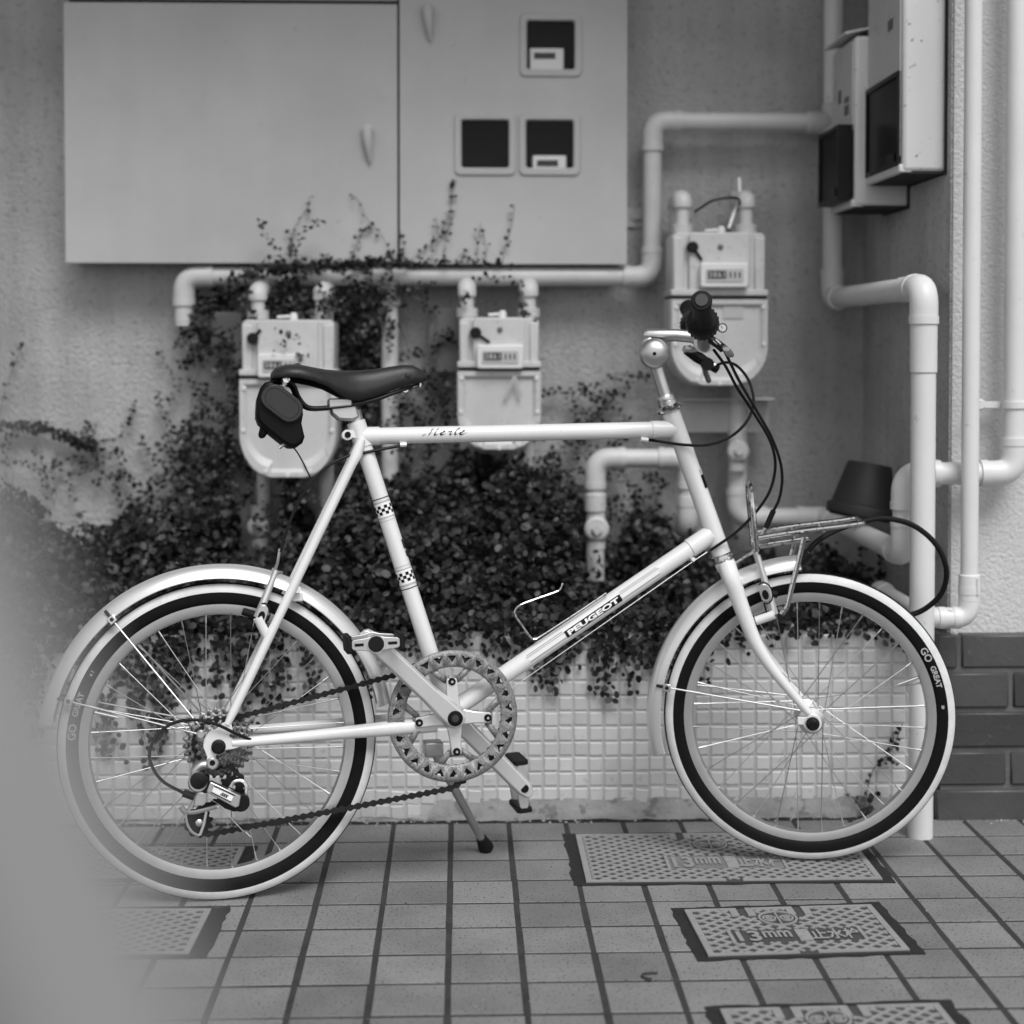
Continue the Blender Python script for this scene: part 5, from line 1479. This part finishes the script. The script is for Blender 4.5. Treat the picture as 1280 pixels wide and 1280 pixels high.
# ================================================================== PLANTS
rng = random.Random(11)
def leaf(mb, p, nrm_, size, roll=None):
    nrm_ = nrm_.normalized(); t = nrm_.orthogonal().normalized(); b = nrm_.cross(t)
    a0 = rng.uniform(0, 2 * PI) if roll is None else roll
    ex = t * math.cos(a0) + b * math.sin(a0); ey = nrm_.cross(ex)
    L = size; Wd = size * rng.uniform(.62, .9)
    cup = rng.uniform(.05, .25) * size
    vs = [p]
    for k in range(7):
        a = 2 * PI * k / 7
        vs.append(p + ex * (math.cos(a) * L) + ey * (math.sin(a) * Wd) + nrm_ * (cup * abs(math.sin(a)) - .1 * size))
    mb.add(vs, [(0, 1 + k, 1 + (k + 1) % 7) for k in range(7)])
def interp(tab, x):
    if x <= tab[0][0]: return tab[0][1]
    for (a, b), (c, d) in zip(tab[:-1], tab[1:]):
        if x <= c: return b + (d - b) * (x - a) / (c - a)
    return tab[-1][1]
def rnrm(up_=.6, fr_=.6):
    return V((rng.gauss(0, .55), -fr_ + rng.gauss(0, .5), up_ + rng.gauss(0, .5)))
# dense creeper filling the planter; tops measured against the wall behind
topy = [(-200, 640), (0, 628), (60, 640), (130, 662), (200, 655), (250, 615), (285, 605), (305, 690), (345, 695), (360, 610), (385, 675), (415, 675), (432, 590), (540, 585), (640, 590), (700, 590), (722, 715), (772, 720), (795, 650), (850, 690), (900, 705), (960, 705), (1010, 722), (1060, 715), (1100, 740), (1150, 765)]
def top_z(x):
    px = 576 + x * F / 3.56
    return .9 - (interp(topy, px) - 429) / F * 3.56
bush = MB()
def hgt(x, y):
    f_ = max(0, min(1, (y - (YP - .02)) / .48)); f_ = f_ ** .8
    lump = .028 * math.sin(x * 17 + y * 9) + .022 * math.sin(x * 31 - y * 23 + 1.3) + .015 * math.sin(x * 53 + 2)
    return .365 + (max(.38, top_z(x)) - .365) * f_ + lump * (.35 + .65 * f_)
N = 36000
for i in range(N):
    x = rng.uniform(-1.9, xl - .03); y = YP + .01 + (YB - .03 - YP) * rng.random()
    px = 576 + x * F / y
    dep = abs(rng.gauss(0, .045))
    z = hgt(x, y) - dep + (rng.random() < .05) * rng.uniform(0, .04)
    if z < ZPT - .03: continue
    leaf(bush, V((x, y, z)), rnrm(.7, .5), rng.uniform(.0042, .0112))
core = MB(); nx, ny = 150, 14; vs = []  # dark sheet added below the leaves, its colour stands in for shade between them
for i in range(nx + 1):
    x = -1.95 + (xl - .02 + 1.95) * i / nx
    for j in range(ny + 1):
        y = YP + .03 + (YB - .02 - YP - .03) * j / ny
        vs.append((x, y, max(ZPT - .045, hgt(x, y) - .055 + rng.uniform(-.012, .012))))
core.add(vs, [(i * (ny + 1) + j, (i + 1) * (ny + 1) + j, (i + 1) * (ny + 1) + j + 1, i * (ny + 1) + j + 1) for i in range(nx) for j in range(ny)])
# front fringe hanging over the lip
shade_ = None
drop = [(-100, 950), (60, 960), (130, 985), (190, 960), (250, 930), (330, 890), (400, 880), (450, 900), (500, 840), (560, 835), (620, 860), (700, 880), (760, 890), (830, 860), (880, 890), (930, 860), (1000, 790), (1080, 800), (1130, 830), (1165, 800)]
dens = [(-100, .8), (60, .7), (200, .55), (330, .5), (470, .5), (560, .5), (640, .9), (830, .9), (900, .55), (960, .3), (1165, .25)]
stems = MB()
for i in range(330):
    px = rng.uniform(-80, 1150)
    if rng.random() > interp(dens, px): continue
    x0_ = at_y(px, 800, YP - .01).x
    zend = at_y(px, 429 + (interp(drop, px) - 429) * 1.0, YP - .02).z
    L = (ZPT - zend) * rng.uniform(.15, 1.0) ** 1.4
    p = V((x0_, YP - .006, ZPT + .01)); pts = [V((x0_, YP + .04, ZPT + .02)), p.copy()]; k = int(L / .012) + 1
    dx = rng.uniform(-.35, .35)
    for q in range(k):
        p = p + V((dx * .012 + rng.gauss(0, .003), rng.gauss(-.0003, .0015), -.012)); p.y = min(p.y, YP - .010); pts.append(p.copy())
        for s_ in ((-1, 1) if rng.random() < .8 else (rng.choice((-1, 1)),)):
            if rng.random() < .30: continue
            leaf(bush, p + V((s_ * rng.uniform(.004, .009), -.003 + rng.gauss(0, .003), rng.gauss(0, .003))), V((rng.gauss(0, .5), -1 + rng.gauss(0, .3), .35 + rng.gauss(0, .4))), rng.uniform(.005, .0082))
    if len(pts) > 2: stems.tube(pts, .00045, 4, caps=False)
# thick roll of leaves right on the lip
for i in range(4200):
    px = rng.uniform(-80, 1150)
    if rng.random() > .35 + .65 * interp(dens, px): continue
    x0_ = at_y(px, 800, YP).x
    dd = abs(rng.gauss(0, .022 + .02 * interp(dens, px)))
    leaf(bush, V((x0_, YP + .05 - rng.random() * .09, ZPT + .045 - dd)), rnrm(.4, .9), rng.uniform(.0058, .009))
cr_ = thing('creeper', 'dense dark small-leaved creeper filling the planter and hanging over the mosaic', 'plant', (-.3, 3.3, ZPT - .05))
o = bush.build('foliage', 'leaf', cr_, sharp=180, fixn=False); o['kind'] = 'stuff'
core.build('shade_core', 'soil', cr_)
o = stems.build('stem', 'stem', cr_, fixn=False); o['kind'] = 'stuff'

# climbing shoots: strands drawn on the wall, pipe, meters and cabinet front
clb = MB(); cst = MB()
def shoot(pts, Y, n, spread, size=.0072, stem=True, mat_=False):
    P3 = spline([at_y(x, y, Y) for x, y in pts], 8)
    if stem: cst.tube(P3, .00045, 4, caps=False)
    def put(p, off):
        leaf(clb, p + V((off[0], -.003 - abs(rng.gauss(0, .005)), off[1])), V((rng.gauss(0, .5), -.8 + rng.gauss(0, .35), .6 + rng.gauss(0, .35))), size * rng.uniform(.55, 1.2))
    if n <= 26 or mat_:
        for i in range(n):
            f_ = (i + rng.random()) / n * (len(P3) - 1); j = int(f_); p = P3[j].lerp(P3[min(j + 1, len(P3) - 1)], f_ - j)
            put(p, (rng.choice((-1, 1)) * rng.uniform(.003, .007) + rng.gauss(0, spread * .6), rng.gauss(0, spread * .6)))
        return
    left_ = n
    while left_ > 0:
        k = min(left_, rng.randint(7, 18)); left_ -= k
        f_ = rng.random() * (len(P3) - 1); j = int(f_); p = P3[j].lerp(P3[min(j + 1, len(P3) - 1)], f_ - j)
        p = p + V((rng.gauss(0, spread * .7), rng.gauss(0, .003), rng.gauss(0, spread * .7)))
        t = (P3[min(j + 1, len(P3) - 1)] - P3[j]).normalized()
        an = math.atan2(t.z, t.x) + rng.gauss(0, .9) + (PI if rng.random() < .4 else 0)
        trail = [p.copy()]
        for q in range(k):
            an += rng.gauss(0, .35)
            p = p + V((math.cos(an), 0, math.sin(an))) * rng.uniform(.006, .010)
            trail.append(p.copy()); sd_ = 1 if q % 2 else -1
            put(p, (-math.sin(an) * sd_ * rng.uniform(.003, .007), math.cos(an) * sd_ * rng.uniform(.003, .007)))
        cst.tube(trail, .0004, 4, caps=False)
shoot([(262, 395), (285, 420), (275, 450), (295, 470), (300, 520), (285, 560)], 3.575, 330, .022, .0072)
shoot([(300, 600), (330, 615), (360, 600), (400, 615)], 3.45, 90, .02, .0072)
shoot([(860, 690), (900, 705), (940, 720), (985, 735)], 3.35, 160, .025, .0078)
shoot([(712, 600), (740, 640), (775, 650), (730, 690), (790, 710)], 3.60, 520, .035, .0075)
shoot([(715, 690), (770, 715), (740, 735), (790, 740)], 3.54, 200, .02, .0075)
YS = YC - .006
# up the cabinet doors
shoot([(372, 325), (366, 290), (383, 262), (387, 245)], YS, 9, .003, .0058)
shoot([(360, 320), (365, 305), (362, 290)], YS, 8, .006, .006)
shoot([(492, 322), (478, 296), (462, 278), (448, 252), (438, 242)], YS, 9, .002, .0055)
shoot([(440, 326), (446, 305), (455, 287), (462, 281)], YS, 13, .005, .0055)
shoot([(503, 326), (505, 310), (500, 288)], YS, 7, .004, .0055)
shoot([(512, 326), (535, 310), (552, 290), (562, 265), (567, 235), (571, 225)], YS, 18, .004, .0058)
shoot([(545, 318), (547, 290), (545, 272)], YS, 6, .004, .0045)
shoot([(553, 325), (558, 295), (570, 262)], YS, 9, .004, .005)
shoot([(596, 328), (598, 300), (601, 278)], YS, 6, .004, .005)
shoot([(605, 326), (608, 310), (604, 292)], YS, 5, .004, .005)
shoot([(628, 328), (632, 308), (640, 280), (643, 255)], YS, 9, .003, .0055)
shoot([(572, 322), (585, 312)], YS, 5, .005, .005)
# along the pipe
shoot([(285, 352), (340, 336), (400, 333), (450, 330), (500, 328)], 3.535, 330, .014, .0072, mat_=True)
shoot([(330, 322), (360, 318), (392, 322)], 3.50, 40, .010, .0065)
shoot([(495, 330), (560, 328), (640, 332)], 3.53, 60, .007, .0065, mat_=True)
shoot([(270, 355), (330, 350), (430, 352), (480, 350)], 3.55, 70, .012, .0068)
# round the first meter
shoot([(345, 360), (360, 375), (375, 390)], 3.54, 240, .020, .008)
shoot([(430, 365), (440, 400), (445, 450), (440, 500), (450, 560)], 3.60, 820, .036, .0078)
shoot([(405, 362), (420, 380), (425, 400)], 3.47, 50, .012, .007)
shoot([(460, 350), (470, 380), (462, 420)], 3.57, 140, .018, .0075)
shoot([(420, 400), (450, 440), (455, 480), (430, 540), (470, 590)], 3.61, 420, .035, .0078)
shoot([(225, 600), (260, 570), (290, 610)], 3.6, 260, .03, .0075)
shoot([(318, 360), (305, 380), (322, 400)], 3.46, 26, .010, .006)
shoot([(345, 412), (352, 430), (372, 420), (380, 440), (372, 450)], 3.41, 17, .012, .0058, stem=False)
shoot([(290, 362), (275, 380), (262, 400), (255, 440), (240, 500), (235, 560)], 3.635, 300, .024, .0068)
shoot([(225, 410), (240, 430), (262, 455)], 3.64, 16, .008, .006)
shoot([(270, 400), (282, 440), (285, 500), (280, 560), (290, 600)], 3.62, 380, .026, .0072)
shoot([(195, 435), (208, 455), (222, 475)], 3.645, 8, .004, .006)
# left wall mats
shoot([(5, 535), (40, 532), (75, 543), (100, 552), (125, 560)], 3.635, 190, .010, .0075, mat_=True)
shoot([(0, 515), (5, 490), (22, 445), (28, 428)], 3.645, 10, .004, .006)
shoot([(-20, 540), (0, 560), (15, 590), (10, 620)], 3.63, 60, .018, .007)
shoot([(115, 560), (150, 545), (162, 520), (168, 500)], 3.64, 18, .005, .006)
shoot([(120, 540), (118, 525)], 3.645, 5, .004, .005)
shoot([(100, 575), (130, 585), (155, 600), (190, 585), (215, 560)], 3.635, 110, .022, .0068)
shoot([(45, 560), (55, 585), (60, 610)], 3.64, 12, .006, .006)
shoot([(70, 565), (75, 595), (62, 625)], 3.64, 12, .006, .006)
shoot([(150, 575), (160, 610), (200, 620), (230, 600)], 3.63, 120, .025, .007)
shoot([(200, 530), (215, 545), (230, 575), (250, 590)], 3.635, 100, .022, .0068)
# between the meters
shoot([(505, 352), (500, 400), (512, 450), (498, 500), (505, 560)], 3.56, 120, .013, .007)
shoot([(520, 380), (545, 395), (540, 430), (548, 460)], 3.58, 60, .016, .0072)
shoot([(585, 365), (578, 380)], 3.46, 10, .006, .006)
shoot([(640, 345), (652, 370), (655, 390), (662, 398)], 3.45, 22, .006, .007)
shoot([(596, 345), (614, 348), (636, 345)], 3.49, 10, .008, .0068)
shoot([(690, 500), (715, 505), (730, 490), (760, 490), (790, 480)], 3.63, 60, .012, .007)
shoot([(700, 540), (722, 530), (745, 505), (765, 510), (775, 530)], 3.625, 80, .014, .0072)
shoot([(735, 560), (780, 595), (800, 620), (810, 650)], 3.60, 90, .022, .0075)
shoot([(810, 475), (790, 470), (770, 465)], 3.64, 8, .006, .006)
shoot([(800, 590), (822, 605), (815, 640)], 3.62, 24, .014, .007)
shoot([(545, 480), (550, 520), (545, 560)], 3.60, 90, .02, .0075)
shoot([(690, 530), (700, 560), (690, 590)], 3.58, 90, .02, .0075)
shoot([(500, 470), (515, 520), (520, 560)], 3.60, 80, .02, .0072)
shoot([(1055, 690), (1075, 705), (1085, 725)], 3.45, 60, .018, .0078)
shoot([(655, 500), (668, 520), (672, 550)], 3.52, 20, .008, .007)
# along the pipes, low
shoot([(487, 420), (492, 470), (484, 520), (492, 570)], 3.555, 30, .010, .0065, stem=False)
shoot([(742, 690), (748, 715), (740, 735)], 3.46, 18, .010, .0068)
shoot([(318, 640), (330, 660), (322, 690)], 3.50, 26, .012, .0065, stem=False)
cv = thing('climbing_vine', 'thin climbing shoots of small leaves over meters, pipe and cabinet', 'vine', (at_y(450, 600, 3.5).x, 3.5, ZPT))
o = clb.build('foliage', 'leaf', cv, sharp=180, fixn=False); o['kind'] = 'stuff'
o = cst.build('stem', 'stem', cv, fixn=False); o['kind'] = 'stuff'

# weed at the foot of the mosaic, seen through the front wheel
wd = thing('weed', 'small leafy weed growing where the mosaic meets the pavement', 'weed', at_y(1078, 1025, YP - .012))
ws = MB(); wl = MB()
def wst(pts, n, size):
    P3 = spline([at_y(x, y, YP - .014) for x, y in pts], 6); ws.tube(P3, .0009, 5, caps=False)
    for i in range(n):
        p = P3[int((i + .6) / n * (len(P3) - 1))]
        leaf(wl, p + V((rng.choice((-1, 1)) * .005, -.003, rng.gauss(0, .003))), V((rng.gauss(0, .6), -1, .4)), size * rng.uniform(.7, 1.1))
wst([(1078, 1025), (1082, 1000), (1090, 965), (1108, 945), (1118, 930), (1128, 905)], 16, .006)
wst([(1080, 1024), (1070, 1000), (1055, 993)], 6, .005)
wst([(1080, 1020), (1090, 1000), (1095, 990)], 5, .007)
wst([(1078, 1022), (1088, 1010), (1102, 1018)], 5, .005)
wst([(1118, 935), (1116, 915)], 5, .005); wst([(1105, 950), (1120, 952)], 4, .005)
o = ws.build('stem', 'stem', wd, fixn=False); o['kind'] = 'stuff'; o = wl.build('leaves', 'leaf', wd, sharp=180, fixn=False); o['kind'] = 'stuff'
# fallen twig on the tiles
t = thing('fallen_leaf', 'tiny curled dead leaf lying on the paving', 'leaf', at_z(810, 1220, 0))
m = MB(); A = lambda x, y: at_z(x, y, .003)
m.tube(spline([A(822, 1216), A(806, 1217), A(802, 1220), A(808, 1223), A(815, 1224)], 4), .0022, 6, flat=(.4, 1)); m.build('blade', 'leaf_dry', t)

gr_ = MB()
def crumb(p, r_):
    q = [p + V((r_ * math.cos(2 * PI * k / 5 + r_) * rng.uniform(.6, 1.2), r_ * math.sin(2 * PI * k / 5) * rng.uniform(.6, 1.2), 0)) for k in range(5)]
    gr_.add(q + [p + V((rng.gauss(0, .2) * r_, rng.gauss(0, .2) * r_, r_ * rng.uniform(.6, 1.1)))], [(k, (k + 1) % 5, 5) for k in range(5)])
for i in range(230):
    crumb(V((rng.uniform(-1.6, .9), YP - .006 - abs(rng.gauss(0, .012)), -.0004)), rng.uniform(.001, .0036))
for i in range(150):
    crumb(V((rng.uniform(-1.3, 1.3), rng.uniform(1.9, 2.95), .0002)), rng.uniform(.0006, .0015))
for i in range(60):
    crumb(V((rng.uniform(.9, 1.4), YP - .034 - abs(rng.gauss(0, .01)), .0)), rng.uniform(.001, .003))
o = gr_.build('grit', 'mortar', None, fixn=False); o['kind'] = 'stuff'; o['label'] = 'crumbs of mortar and grit along the wall foot and paving'; o['category'] = 'grit'

# ================================================================== out-of-focus barrier close to the lens
br = thing('barrier', 'pale A-frame trestle standing close by, wholly out of focus', 'barrier', (-.08, .22, 0))
YA_ = .215
ap = at_y(-178, 600, YA_); k_ = (at_y(85, 1280, YA_) - at_y(-140, 700, YA_)); k_ = k_ / -k_.z
def leg(sg, Y):
    a = V((ap.x, Y, ap.z)); f_ = V((ap.x + sg * k_.x * ap.z, Y, 0))
    m = MB(); m.tube([a, f_], .0175, 16); l_ = m.build('leg', 'barrier_paint', br)
    m = MB(); m.tube([f_ + ZA * .025 - V((sg * k_.x * .025, 0, 0)), f_], .0205, 16); m.build('foot_cap', 'rubber', l_)
leg(1, YA_); leg(-1, YA_)
xo = -1.2
for sg in (1, -1):
    a = V((ap.x + xo, YA_, ap.z))
m = MB(); m.tube([V((ap.x + .012, YA_, ap.z + .01)), V((ap.x + xo, YA_ - .05, ap.z + .01))], .019, 16); m.build('top_rail', 'barrier_paint', br)
for sg in (1, -1):
    a = V((ap.x + xo, YA_ - .05, ap.z)); f_ = V((ap.x + xo, YA_ - .05 + sg * .25, 0)); m = MB(); m.tube([a, f_], .0175, 16); m.build('leg', 'barrier_paint', br)
print('tiles', ntile, 'leaves', len(bush.f) // 7, len(clb.f) // 7)
